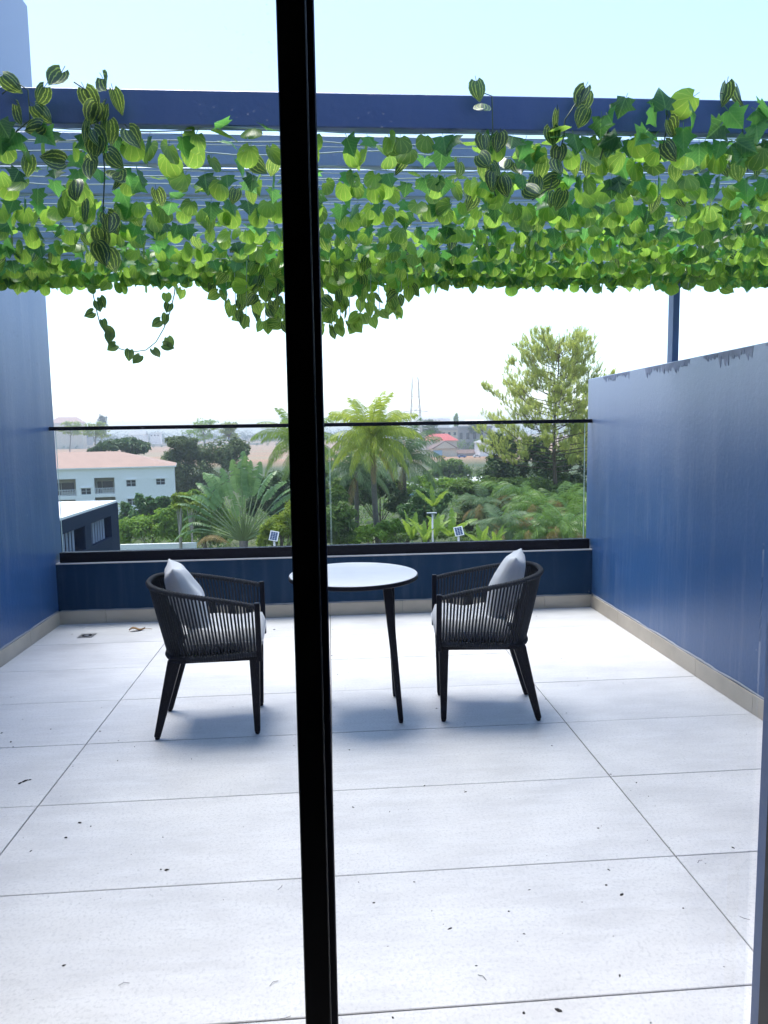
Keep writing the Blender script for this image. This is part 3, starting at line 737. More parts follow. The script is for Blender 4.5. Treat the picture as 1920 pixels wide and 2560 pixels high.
# ---- palm fronds
def frond_mesh(name, L, e0, droop, mat, seed, nl=44, ll=.85, lw=.05, hang=.6, petiole=.12):
    """feather frond leaving the origin along +x at elevation e0, bending down"""
    g = random.Random(seed); V = []; F = []; T = []
    pts = []; p = Vector((0, 0, 0)); K = 22
    for i in range(K + 1):
        t = i / K; an = e0 - droop * t ** 1.25; pts.append(p.copy()); p = p + Vector((math.cos(an), 0, math.sin(an))) * L / K
    mb = MB(); mb.tube(pts, [.035 * L / 4 * (1 - .85 * i / K) + .004 for i in range(K + 1)], 4, cap=False)
    V += mb.v; F += mb.f; T += [.9] * len(mb.f)
    for s_ in (-1, 1):
        for k in range(nl):
            t = petiole + (1 - petiole) * (k + .5) / nl; f_ = t * K; i = min(K - 1, int(f_)); q = pts[i].lerp(pts[i+1], f_ - i)
            tan = (pts[i+1] - pts[i]).normalized(); side = Vector((0, s_, 0)); nrm = side.cross(tan) * s_
            ln = ll * (math.sin(math.pi * min(1, (.10 + .86 * (t - petiole) / (1 - petiole))))) ** .6 * g.uniform(.85, 1.1)
            fw = .25 + .75 * t
            d = (side * (1.15 - .55 * t) + tan * fw + nrm * .15).normalized()
            d2 = (d + Vector((0, 0, -hang * g.uniform(.7, 1.4)))).normalized(); d3 = (d + Vector((0, 0, -hang * 2.4 * g.uniform(.7, 1.3)))).normalized()
            wv = tan * lw * .5
            a_ = q; b_ = q + d2 * ln * .5; c = b_ + d3 * ln * .5; n0 = len(V)
            V += [a_ - wv * .5, a_ + wv * .5, b_ + wv, b_ - wv, c]
            F += [(n0, n0+1, n0+2, n0+3), (n0+3, n0+2, n0+4)]; tt = g.random(); T += [tt, tt]
    me = bpy.data.meshes.new(name); me.from_pydata([tuple(v) for v in V], [], F); tinted(me, T); me.materials.append(mat); me.update(); return me

def palm(label, px, py, Y, nf, L, mat, seed, name='coconut_palm', lean=(0, 0), dry=2, group='coconut palms'):
    g = random.Random(seed); c = at(px, py, Y); base = Vector((c.x + lean[0], c.y + lean[1], GZ))
    root = empty(name, base, label=label, cat='palm', group=group); top = c - base
    tube = [top * t + Vector((-lean[0] * .25 * math.sin(math.pi * t), 0, 0)) for t in [i / 10 for i in range(11)]]
    MB().tube(tube, [.24 - .008 * i + (.1 if i == 0 else 0) for i in range(11)], 9).build('trunk', M['palm_trunk'], root)
    kinds = [(R(80), R(40), .25), (R(62), R(75), .4), (R(42), R(95), .5), (R(18), R(95), .6), (R(-8), R(75), .5)]
    meshes = [[frond_mesh('frond', L * (.92 if i == 0 else 1), e, d, M[mat], seed * 50 + i * 3 + j, hang=h * 1.2, ll=.28 * L, lw=.085, nl=30) for j in range(2)] for i, (e, d, h) in enumerate(kinds)]
    dm = frond_mesh('frond', L * .85, R(-35), R(50), M['palm_dry'], seed * 50 + 40, hang=.6, ll=.2 * L, lw=.05)
    for k in range(nf):
        lev = min(4, int(5 * (k / nf) ** .9)); az = k * 2.39996 + g.uniform(-.25, .25)
        link('frond', meshes[lev][k % 2], root, loc=top + Vector((0, 0, .15)), rot=(g.uniform(-.15, .15), g.uniform(-.12, .12), az), scale=g.uniform(.88, 1.08))
    for k in range(dry): link('frond', dm, root, loc=top - Vector((0, 0, .1)), rot=(0, 0, R(-100) + 2.0 * k + g.uniform(-.4, .4)))
    mb = MB()
    for k in range(9):
        an = k * 2.4; q = top + Vector((math.cos(an) * .34, math.sin(an) * .34, -.35 - .12 * (k % 3)))
        mb.lathe([(.02, .15), (.12, .08), (.14, 0), (.11, -.09), (.02, -.14)][::-1], 8, q)
    mb.build('coconut_bunch', M['palm_green'], root); tinted(root.children[-1].data, [.3] * len(root.children[-1].data.polygons))
    return root

def paddle_mesh(name, L, W, droop, mat, seed, splits=.3, rows=16):
    """banana type blade along +z, bending towards +y, torn along the side veins"""
    g = random.Random(seed); V = []; F = []; T = []
    pts = []; p = Vector((0, 0, 0))
    for i in range(rows + 1):
        t = i / rows; an = droop * t ** 1.6; pts.append((p.copy(), an)); p = p + Vector((0, math.sin(an), math.cos(an))) * L / rows
    for s_ in (-1, 1):
        for i in range(rows):
            (a_, an), (b_, bn) = pts[i], pts[i+1]; t0, t1 = i / rows, (i + 1) / rows
            w0, w1 = [W / 2 * (max(0, math.sin(math.pi * (.06 + .92 * t))) ** .55) for t in (t0, t1)]
            torn = g.random() < splits; dz = g.uniform(.05, .5) * w1 if torn else .12 * w1
            n0 = len(V); ny = Vector((0, math.cos(an), -math.sin(an)))
            lift = ny * (-.18) ; e = .82 if torn else 1.0
            V += [a_, a_ + Vector((s_ * w0 * e, 0, 0)) - ny * (-.2 * w0) + Vector((0, 0, -dz * .5)), b_ + Vector((s_ * w1 * e * g.uniform(.9, 1), 0, 0)) - ny * (-.2 * w1) + Vector((0, 0, -dz)), b_]
            F.append((n0, n0+1, n0+2, n0+3)); T.append(min(1, max(0, .5 + g.uniform(-.3, .3))))
    mb = MB(); mb.tube([q[0] + Vector((0, -.006, 0)) for q in pts], [.022 * (1 - .8 * i / rows) for i in range(rows + 1)], 4, cap=False)
    n0 = len(V); V += [Vector(v) for v in mb.v]; F += [tuple(i + n0 for i in f) for f in mb.f]; T += [1.0] * len(mb.f)
    me = bpy.data.meshes.new(name); me.from_pydata([tuple(v) for v in V], [], F); tinted(me, T); me.materials.append(mat); me.update(); return me

def banana(label, px, py, Y, leaves, L, seed):
    """py: where the leaf stalks part from the stem"""
    g = random.Random(seed); c = at(px, py, Y); base = Vector((c.x, c.y, GZ)); top = c - base
    root = empty('banana_plant', base, label=label, cat='banana plant', group='banana plants below the terrace')
    MB().tube([(0, 0, 0), top * .5, top], [.16, .13, .07], 8).build('stem', M['petiole'], root)
    ms = [paddle_mesh('leaf', L, L * .27, d, M['banana'], seed + i, .35) for i, d in enumerate((R(15), R(40), R(65)))]
    for k in range(leaves):
        az = k * 2.4 + g.uniform(-.3, .3); tilt = R(g.uniform(12, 55)) * (1 if k else .2)
        lf = link('leaf', ms[k % 3], root, loc=top + Vector((0, 0, .1)), rot=Euler((-tilt, g.uniform(-.5, .5), az)), scale=g.uniform(.75, 1.1))

def traveller_palm(px, py, Y):
    c = at(px, py, Y); base = Vector((c.x, c.y, GZ)); top = c - base; g = random.Random(5)
    root = empty('traveller_palm', base, label='fan shaped traveller palm with torn paddle leaves below the terrace', cat='palm')
    MB().tube([(0, 0, 0), top * .5, top], [.28, .24, .30], 10).build('trunk', M['palm_trunk'], root)
    ms = [paddle_mesh('leaf', 2.4, .78, R(d), M['traveller'], 70 + i, sp, 18) for i, (d, sp) in enumerate(((25, .2), (55, .6), (85, .75), (110, .85)))]
    n_ = 25
    for k in range(n_):
        a_ = R(-76 + 152 * k / (n_ - 1)) + g.uniform(-.03, .03); pl = 3.4 - 1.0 * abs(a_) / R(76) + g.uniform(-.25, .25)
        d = Vector((math.sin(a_), g.uniform(-.06, .06), math.cos(a_))).normalized(); tip = d * pl + Vector((0, .05 * (k % 3 - 1), 0))
        q = Vector((0, 0, 1)).rotation_difference(d)
        face = g.choice((0, 1, -1)); ax = abs(a_) / R(76)
        mi = 0 if ax < .25 else g.choice((1, 2)) if ax < .65 else g.choice((2, 3))
        # blades of the outer leaves bend outwards over the side, inner ones towards the viewer
        turn = (math.pi / 2 if a_ < 0 else -math.pi / 2) * min(1, ax * 1.5) + g.uniform(-.35, .35) + (math.pi if mi == 0 and k % 2 else 0)
        rot = (q @ Euler((0, 0, turn)).to_quaternion()).to_euler()
        lf = link('leaf', ms[mi], root, loc=top + tip, rot=rot, scale=g.uniform(.85, 1.1))
        iv = lf.matrix_local if False else Matrix.LocRotScale(lf.location, lf.rotation_euler, lf.scale).inverted()
        st = MB(); st.tube([iv @ top, iv @ (top + tip * .5 + Vector((0, .03, 0))), iv @ (top + tip)], [.075, .05, .03], 6); st.build('stalk', M['petiole'], lf)
    for k in range(4):
        yy = g.choice((-.7, .5, -.3, .2)); sc_ = g.uniform(.6, .8)
        lf = link('leaf', ms[0], root, loc=top + Vector((g.uniform(-.5, .5), yy, 1.5 + .7 * k)), rot=(g.uniform(-.25, .1), g.uniform(-.2, .2), g.uniform(-.4, .4)), scale=sc_)
    return root

def areca(label, px, py, Y, nf, L, mat, seed):
    g = random.Random(seed); c = at(px, py, Y); base = Vector((c.x, c.y, GZ)); top = c - base
    root = empty('areca_palm', base, label=label, cat='palm', group='areca palms below the terrace')
    ms = [frond_mesh('frond', L, R(e), R(d), M[mat if i < 4 else 'palm_dry'], seed * 20 + i, nl=15, ll=.34 * L, lw=.065, hang=h, petiole=.2) for i, (e, d, h) in enumerate(((78, 60, .2), (65, 95, .3), (50, 110, .4), (30, 100, .5), (40, 120, .6)))]
    mb = MB()
    for k in range(5):
        an = k * 1.26; mb.tube([(math.cos(an) * .3, math.sin(an) * .3, 0), top + Vector((math.cos(an) * .35, math.sin(an) * .35, -.2))], [.06, .04], 6)
    mb.build('stem_cluster', M['petiole'], root)
    for k in range(nf):
        lev = g.choice((0, 1, 1, 2, 2, 3, 3)) if k % 7 else 4
        an = k * 1.26; az = k * 2.39996 + g.uniform(-.3, .3)
        link('frond', ms[lev], root, loc=top + Vector((math.cos(an) * .35, math.sin(an) * .35, g.uniform(-.8, .1))), rot=(g.uniform(-.2, .2), g.uniform(-.15, .15), az), scale=g.uniform(.8, 1.12))

def pine(label, px, Y, ytop, ybot, half_px, seed, ntuft=1500):
    g = np.random.default_rng(seed); gr = random.Random(seed); s_ = Y / FPX
    base = at(px, 1200, Y); base.z = GZ; topz = at(px, ytop, Y).z - GZ; botz = at(px, ybot, Y).z - GZ; half = half_px * s_
    root = empty('pine_tree', base, label=label, cat='tree')
    tr = MB(); H = topz
    tr.tube([(.25 * math.sin(i * .8), .2 * math.cos(i * .7), H * i / 10) for i in range(11)], [.30 - .028 * i for i in range(11)], 8); tr.build('trunk', M['bark'], root)
    br = MB(); tips = []
    nb_ = int(26 + half * 9)
    for k in range(nb_):
        t = (k / (nb_ - 1)) ** .85; z = botz + (topz - 1.0 - botz) * t
        spread = (half * (1.0 - .78 * t ** 1.15) + .4) * gr.uniform(.7, 1.12); az = k * 2.39996 + gr.uniform(-.3, .3)
        d = Vector((math.cos(az), math.sin(az), 0)); rise = spread * (.22 + .75 * t)
        p0 = Vector((.25 * math.sin(z / H * 8), .2 * math.cos(z / H * 7), z)); p1 = p0 + d * spread * .55 + Vector((0, 0, rise * .22)); p2 = p0 + d * spread + Vector((0, 0, rise))
        br.tube([p0, p1, p2], [.055 * (1 - .5 * t), .03, .012], 5)
        for j in range(int(4 + spread * 1.5)):                     # side twigs, each ending in a few upright candles
            u = .30 + .70 * gr.random() ** .7; q = (p0.lerp(p1, u / .55) if u < .55 else p1.lerp(p2, (u - .55) / .45))
            sd_ = Vector((-d.y, d.x, 0)) * gr.choice((-1, 1)); e = q + (sd_ * gr.uniform(.3, .9) + d * gr.uniform(.2, .7) + Vector((0, 0, gr.uniform(.15, .55)))) * (.6 + .5 * (1 - t))
            br.tube([q, e], [.016, .008], 3, cap=False)
            for _ in range(gr.randint(3, 6)):
                o_ = Vector((gr.gauss(0, .16), gr.gauss(0, .16), gr.uniform(-.25, .12))); tips.append((e + o_, Vector((o_.x * .9, o_.y * .9, .55)) + d * .15))
        tips.append((p2, d * .3 + Vector((0, 0, 1))))
    br.build('branches', M['bark'], root)
    V = []; F = []; T = []
    for e, ax in tips:
        ax = ax.normalized(); tl = gr.uniform(.30, .65); x = ax.cross(Vector((gr.gauss(0, 1), gr.gauss(0, 1), gr.gauss(0, 1)))).normalized(); y = ax.cross(x); tv = gr.random()
        for k in range(18):
            u = k / 17; an = k * 2.4 + gr.random(); o = x * math.cos(an) + y * math.sin(an); st = e + ax * tl * u * .8
            d = (o * .9 + ax * (.55 + .5 * u)).normalized() * gr.uniform(.22, .36); sd = d.cross(ax).normalized() * .030
            n0 = len(V); V += [tuple(st - sd), tuple(st + sd), tuple(st + d)]; F.append((n0, n0+1, n0+2)); T.append(min(1, tv * .7 + .3 * u))
    me = bpy.data.meshes.new('crown'); me.from_pydata(V, [], F); tinted(me, T); me.materials.append(M['needles']); me.update(); link('crown', me, root)
    return root

# ---- white apartment house with red roof
WY = 118.0
def wpt(x, y, Y=WY): return at(130 + x * .211, 980 + y * .211, Y)
def house_part(root, name, mb, mat): return mb.build(name, mat, root, loc=-root.location)
q0, q1 = wpt(-560, 925), wpt(1440, 872); ZE = q1.z; X0, X1 = q0.x, q1.x
wh = empty('apartment_house', (X1, WY, GZ), R(11), label='white apartment house with red hipped roof and balconies', cat='building')
ops = [(70, 330, 1018, 1215), (545, 762, 1005, 1195), (70, 330, 1255, 1440), (556, 775, 1230, 1415), (-300, -80, 1025, 1220)]
wins = [(395, 500, 1125, 1202), (900, 1005, 1035, 1115), (1240, 1340, 1025, 1098), (915, 1015, 1255, 1335), (1250, 1350, 1262, 1340), (400, 505, 1352, 1430)]
def cellwall(root, x0, x1, z0, z1, holes, y, thick, mat):
    """wall with rectangular openings, cut on a grid so every opening is real"""
    xs_ = sorted({x0, x1, *[h[0] for h in holes], *[h[1] for h in holes]}); zs = sorted({z0, z1, *[h[2] for h in holes], *[h[3] for h in holes]})
    mb = MB()
    for i in range(len(zs) - 1):
        run = None
        for j in range(len(xs_) - 1):
            cx, cz = (xs_[j] + xs_[j+1]) / 2, (zs[i] + zs[i+1]) / 2
            solid = not any(h[0] < cx < h[1] and h[2] < cz < h[3] for h in holes)
            if solid: run = (run[0], xs_[j+1]) if run else (xs_[j], xs_[j+1])
            if run and (not solid or j == len(xs_) - 2): mb.box(run[0], run[1], y, y + thick, zs[i], zs[i+1]); run = None
    return house_part(root, 'front_wall', mb, mat)
holes = []
for (a_, b_, c, d) in ops + wins:
    p, q = wpt(a_, d), wpt(b_, c); holes.append((p.x, q.x, p.z, q.z))
cellwall(wh, X0, X1, GZ, ZE - .2, holes, WY, .3, M['white_wall'])
for k, (x0, x1, z0, z1) in enumerate(holes[:len(ops)]):
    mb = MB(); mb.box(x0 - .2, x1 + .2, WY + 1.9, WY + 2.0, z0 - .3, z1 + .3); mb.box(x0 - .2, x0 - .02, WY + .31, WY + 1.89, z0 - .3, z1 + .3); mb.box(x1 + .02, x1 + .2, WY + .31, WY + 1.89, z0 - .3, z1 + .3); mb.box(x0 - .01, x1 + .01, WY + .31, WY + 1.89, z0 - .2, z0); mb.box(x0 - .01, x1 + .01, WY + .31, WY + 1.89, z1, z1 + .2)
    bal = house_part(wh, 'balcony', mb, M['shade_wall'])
    w_ = x1 - x0
    def sub(name, mb, mat): return mb.build(name, mat, bal)
    sub('balcony_door', MB().box(x0 + w_ * .10, x0 + w_ * .30, WY + 1.83, WY + 1.89, z0 + .01, z0 + (z1 - z0) * .74).box(x0 + w_ * .34, x0 + w_ * .86, WY + 1.83, WY + 1.89, z0 + .5, z0 + (z1 - z0) * .74), M['window_dark'])
    rl = MB(); hr = (z1 - z0) * .36
    rl.box(x0, x1, WY + .10, WY + .16, z0 + hr - .07, z0 + hr); rl.box(x0, x1, WY + .10, WY + .16, z0 + .06, z0 + .12)
    nb_ = int(w_ / .22)
    for i in range(nb_): rl.box(x0 + w_ * (i + .5) / nb_ - .035, x0 + w_ * (i + .5) / nb_ + .035, WY + .115, WY + .145, z0 + .1201, z0 + hr - .0701)
    sub('balcony_railing', rl, M['rail_white'])
for (x0, x1, z0, z1) in holes[len(ops):]:
    mb = MB().box(x0, x1, WY + .12, WY + .16, z0, z1); wn = house_part(wh, 'window', mb, M['window_dark'])
    fr = MB()
    for i in range(3): xm = x0 + (x1 - x0) * i / 2; fr.box(xm - .05, xm + .05, WY + .06, WY + .119, z0, z1)
    for zz in (z0, (z0 + z1) / 2, z1 - .06): fr.box(x0 + .051, (x0 + x1) / 2 - .051, WY + .06, WY + .119, zz, zz + .06); fr.box((x0 + x1) / 2 + .051, x1 - .051, WY + .06, WY + .119, zz, zz + .06)
    fr.build('window_frame', M['window_frame'], wn)
    MB().box(x0 - .12, x1 + .12, WY - .28, WY - .001, z1 + .05, z1 + .14).build('window_hood', M['white_wall'], wn)
DP = 13.0
house_part(wh, 'side_wall', MB().box(X1 - .3, X1 - .001, WY + .301, WY + DP, GZ, ZE - .2).box(X0 + .001, X0 + .3, WY + .301, WY + DP, GZ, ZE - .2), M['white_wall'])
house_part(wh, 'rear_wall', MB().box(X0 + .31, X1 - .31, WY + DP - .3, WY + DP, GZ, ZE - .2), M['white_wall'])
rz = wpt(400, 706, WY + DP / 2).z; hx = DP / 2 * 1.32; e_ = .35
rmb = MB(); rmb.add([(X0 - e_, WY - e_, ZE), (X1 + e_, WY - e_, ZE), (X1 + e_, WY + DP + e_, ZE), (X0 - e_, WY + DP + e_, ZE), (X0 + hx, WY + DP / 2, rz), (X1 - hx, WY + DP / 2, rz)], [(0, 1, 5, 4), (1, 2, 5), (2, 3, 4, 5), (3, 0, 4), (3, 2, 1, 0)])
rf = house_part(wh, 'roof', rmb, M['roof_red'])
MB().box(X0 - e_ - .02, X1 + e_ + .02, WY - e_ - .02, WY + DP + e_ + .02, ZE - .1999, ZE - .002).build('eaves', M['white_wall'], rf)

# ---- dark louvred wing of the hotel, lower left
wx = at(294, 1254, 27.0); WX = wx.x; wz = wx.z
dw = empty('louvred_wing', (WX - 2, 20, GZ), label='dark blue louvred wing with white flat roof at lower left', cat='building')
def wp(name, b, mat, bevel=0): return boxo(name, (b[0] - WX + 2, b[1] - WX + 2, b[2] - 20, b[3] - 20, b[4] - GZ, b[5] - GZ), mat, dw, bevel)
wp('wall', (WX - 6, WX - .35, 10, 26.65, GZ, wz - .42), M['wing_paint'])
wp('roof_slab', (WX - 6, WX - .02, 10, 26.98, wz - .02, wz + .05), M['roof_white'])
wp('fascia', (WX - .3, WX, 10, 27, wz - .42, wz - .021), M['wing_paint'])
wp('fascia', (WX - 6, WX - .301, 26.7, 27, wz - .42, wz - .0211), M['wing_paint'])
wp('corner_pier', (WX - .6, WX - .001, 26.1, 26.999, GZ, wz - .421), M['wing_paint'])
wp('corner_pier', (WX - .349, WX - .01, 23.35, 23.95, GZ, wz - .421), M['wing_paint'])
wp('lower_band', (WX - .348, WX - .002, 10, 26.09, GZ, wz - 1.16), M['wing_paint'])
for y0, y1 in ((19.2, 23.2), (24.1, 26.0)):
    nf = int((y1 - y0) / .27)
    for i in range(nf):
        yy = y0 + .27 * i; MB().box(-.03, .03, -.05, .05, 0, .738).build('louvre_fin', M['wing_fin'], dw, loc=(WX - .17 - WX + 2, yy - 20, wz - 1.1595 - GZ), rot=(0, 0, R(25)))
for yy, ll in ((22.6, 1.2), (24.9, .9)):
    wp('roof_duct', (WX - 4.5, WX - .9 - .6 * (ll < 1), yy, yy + .3, wz + .0505, wz + .33), M['wing_fin'], .02)

# ---- trees, palms and shrubs in the garden
T = tree
T('broad_tree', 'round dark tree just right of the red hipped roof', [(305, 1118, 62, 30), (250, 1128, 28, 16), (345, 1125, 40, 28)], 172, 'fol_dark', 5200, 1.1, seed=21)
T('broad_tree', 'wide olive tree between apartment house and traveller palm', [(470, 1150, 70, 52), (540, 1150, 65, 55), (430, 1180, 60, 50), (500, 1210, 80, 45), (590, 1130, 40, 35), (445, 1115, 45, 25)], 138, 'fol_olive', 15000, .75, seed=22, per=16)
T('broad_tree', 'tall bushy tree with bright top sprigs beside the white house', [(362, 1262, 26, 34), (405, 1262, 24, 32), (380, 1300, 50, 45)], 84, 'fol_glossy', 4200, .55, seed=23)
T('shrub_tree', 'bright green bushy tree beside the louvred wing', [(345, 1325, 55, 42), (410, 1315, 60, 48), (470, 1330, 50, 40), (310, 1345, 30, 28), (440, 1290, 40, 30)], 70, 'fol_bright', 8000, .42, seed=24)
T('shrub_tree', 'small dark tree in front of the white house wall', [(312, 1275, 20, 22), (318, 1300, 24, 26)], 88, 'fol_glossy', 1800, .5, seed=25)
for px, sd, lb in ((447, 31, 'left'), (473, 32, 'right')):
    T('slender_tree', f'slender pale trunked tree with tufted top, {lb} of the pair', [(px + 4, 1262, 24, 16), (px, 1245, 16, 12)], 58 + (sd - 31), 'fol_yellow', 900, .38, seed=sd, trunk='pale_bark', group='pair of slender trees', trunk_px=px, tr=.10)
T('shrub_tree', 'low dark green shrubs between slender trees and traveller palm', [(510, 1330, 45, 45), (540, 1350, 40, 25), (500, 1290, 35, 35)], 62, 'fol_mid', 3600, .36, seed=26)
traveller_palm(609, 1352, 50)
T('mango_tree', 'yellow green mango tree left of the door stile', [(700, 1325, 48, 38), (735, 1290, 40, 45), (665, 1350, 30, 22), (760, 1330, 45, 45)], 44, 'fol_yellow', 5000, .42, seed=27, asp=.26, flat=.3)
T('mango_tree', 'dark leafy tree behind the traveller palm on its right', [(690, 1215, 60, 60), (720, 1260, 50, 45), (650, 1270, 40, 45)], 75, 'fol_dark', 4500, .5, seed=28)
palm('tall coconut palm with drooping fronds right of the stile', 930, 1108, 48, 38, 3.5, 'palm_yellow', 41, lean=(1.2, 0), dry=2)
palm('coconut palm partly hidden behind the door stile', 748, 1112, 56, 30, 3.9, 'palm_green', 42, lean=(-.8, 0), dry=0)
palm('greyish coconut palm crown behind the tall palm', 1010, 1150, 66, 28, 4.4, 'palm_grey', 43, lean=(.5, 0), dry=1)
palm('low coconut palm in the shade under the tall palm', 890, 1180, 60, 22, 3.8, 'palm_grey', 44, dry=1)
T('shrub_tree', 'leafy tree at the foot of the tall palm beside the stile', [(850, 1300, 50, 50), (880, 1340, 55, 30), (820, 1340, 40, 40), (840, 1250, 30, 40)], 47, 'fol_mid', 5600, .34, seed=51)
T('broad_tree', 'dark shaded tree behind the trunks of the tall palm', [(950, 1235, 70, 55), (900, 1230, 50, 60), (1000, 1270, 50, 45)], 64, 'fol_dark', 5000, .42, seed=52)
T('shrub_tree', 'low shrubs in front of the palm trunks', [(930, 1340, 60, 30), (980, 1325, 40, 30)], 46, 'fol_bright', 3000, .3, seed=53)
T('broad_tree', 'glossy leaved tree in the middle of the glass right of the palm', [(1065, 1250, 45, 42), (1095, 1285, 40, 35), (1035, 1280, 38, 40), (1110, 1250, 25, 28)], 58, 'fol_glossy', 5200, .42, seed=54, flat=.4)
T('broad_tree', 'feathery light green tree below the cars', [(1120, 1165, 42, 26), (1100, 1185, 45, 22), (1150, 1185, 35, 24)], 150, 'fol_mid', 4200, .7, seed=55)
T('broad_tree', 'dark dense tree left of the pine trunk', [(1255, 1130, 45, 50), (1235, 1180, 45, 50), (1290, 1190, 55, 55), (1225, 1230, 40, 40)], 74, 'fol_dark', 7500, .45, seed=56)
T('broad_tree', 'dark dense tree filling the right end of the glass', [(1380, 1180, 70, 60), (1440, 1150, 55, 80), (1340, 1140, 55, 70), (1430, 1220, 55, 45), (1460, 1090, 40, 50)], 70, 'fol_dark', 11000, .45, seed=57)
pine('tall pale pine rising above the rail by the right wall', 1390, 60, 850, 1180, 195, 61)
pine('second pine mostly behind the right wall', 1520, 66, 950, 1180, 60, 62)
T('shrub_tree', 'olive brown shrub tree above the solar panel', [(1180, 1270, 45, 40), (1165, 1310, 40, 40), (1215, 1300, 45, 40)], 52, 'fol_olive', 4600, .34, seed=58)
for k, (px, py, Y, L, lb) in enumerate(((1215, 1265, 47, 2.3, 'nearest the glossy tree'), (1290, 1240, 48, 2.5, 'tallest of the group'), (1350, 1270, 44, 2.3, 'right of the tallest one'), (1420, 1260, 45, 2.4, 'close to the right wall'), (1260, 1315, 41, 2.1, 'low in front of the tallest one'), (1330, 1325, 40, 2.1, 'lowest in the middle with yellowing fronds'), (1405, 1320, 39, 2.1, 'low at the right end of the glass'), (1450, 1300, 42, 2.2, 'hard against the right wall'), (1160, 1275, 54, 2.2, 'behind the banana plants'))):
    areca(f'bushy areca palm clump, {lb}', px, py, Y, 30, L * .95, 'palm_grey' if k in (0, 8, 4) else 'areca_green', 80 + k)
for k, (px, py, Y, n_, L, lb) in enumerate(((1030, 1352, 38, 6, 1.5, 'leftmost of the group'), (1085, 1350, 37, 7, 1.6, 'beside the lamp pole'), (1128, 1345, 38, 6, 1.6, 'left of the solar panel'), (1062, 1362, 36, 5, 1.3, 'low in front of the lamp pole'), (1205, 1368, 37, 5, 1.25, 'small one right of the solar panel'), (1238, 1370, 38, 5, 1.3, 'small rightmost one'), (1085, 1270, 52, 5, 1.9, 'tall dark one behind the glossy tree'))):
    banana(f'banana plant with bright paddle leaves, {lb}', px, py, Y, n_, L, 90 + k)
T('shrub_tree', 'hedge of low bushes behind the banana plants', [(1000, 1345, 60, 26), (1110, 1335, 60, 28), (1200, 1350, 60, 24), (1300, 1360, 70, 20), (1400, 1360, 70, 20)], 50, 'fol_mid', 5500, .32, seed=59, group='garden trees')

T('shrub_tree', 'leafy green tree filling the gap left of the palm trunks', [(800, 1240, 45, 45), (850, 1220, 35, 40), (790, 1190, 30, 35)], 66, 'fol_mid', 4200, .42, seed=63)
T('shrub_tree', 'dense green thicket tree behind the areca palms', [(1230, 1225, 60, 35), (1320, 1225, 70, 35), (1420, 1235, 60, 35), (1160, 1225, 40, 30)], 60, 'fol_mid', 6500, .40, seed=64)
T('shrub_tree', 'light green bush below the feathery tree', [(1010, 1225, 40, 25), (1060, 1205, 40, 22), (1120, 1215, 45, 25)], 82, 'fol_bright', 3600, .45, seed=65)
T('shrub_tree', 'rounded green tree between slender trees and fan palm', [(520, 1260, 45, 40), (560, 1300, 40, 40), (480, 1250, 35, 30)], 80, 'fol_bright', 4200, .45, seed=66)
# solar lamps and lamp pole
def solar(px, py, Y, wpx, hpx, label, tilt):
    c = at(px, py, Y); base = Vector((c.x, c.y, GZ)); s_ = Y / FPX; w_, h_ = wpx * s_, hpx * s_
    root = empty('solar_lamp', base, label=label, cat='solar lamp', group='solar lamps in the garden')
    z = c.z - GZ
    MB().tube([(0, .06, 0), (0, .06, z)], .055, 8).build('pole', M['window_frame'], root)
    Mx = Matrix.Translation((0, 0, z)) @ Matrix.Rotation(R(tilt), 4, 'Y') @ Matrix.Rotation(R(-28), 4, 'X')
    p = MB().box(-w_/2, w_/2, -.015, .015, -h_/2, h_/2, Mx).build('panel', M['roof_white'], root)
    for i in range(3):
        for j in range(5):
            x0 = -w_*.40 + w_*.80*i/3; z0 = -h_*.42 + h_*.84*j/5
            MB().box(x0, x0 + w_*.235, -.0175, -.0151, z0, z0 + h_*.15, Mx).build('cell', M['pv_cell'], p)
solar(685, 1340, 36, 22, 26, 'small solar panel lamp by the mango tree', 12); solar(1147, 1328, 35, 23, 25, 'small solar panel lamp among the banana plants', -10)
c = at(1081, 1284, 36); lp = empty('lamp_pole', (c.x, c.y, GZ), label='slim grey lamp pole with flat head beside the banana plants', cat='lamp pole'); z = c.z - GZ
MB().tube([(0, 0, 0), (0, 0, z)], [.06, .045], 8).build('pole', M['window_frame'], lp); MB().box(-.28, .22, -.08, .08, z + .001, z + .06).build('lamp_head', M['window_frame'], lp, .015)
p0, p1 = at(300, 1362, 58), at(490, 1362, 58)
boxo('garden_wall', (p0.x, p1.x, 58, 58.3, GZ, p0.z), M['white_wall']); tag(COL.objects['garden_wall'], 'low white garden wall below the bright green bushes', 'wall')
tag(link('dry_frond', frond_mesh('dry_frond', 2.6, R(50), R(120), M['palm_dry'], 7, nl=24, ll=.6, lw=.07, hang=.7), loc=at(575, 1362, 47), rot=(0, 0, R(172))), 'dry brown frond drooping left of the traveller palm base', 'frond')

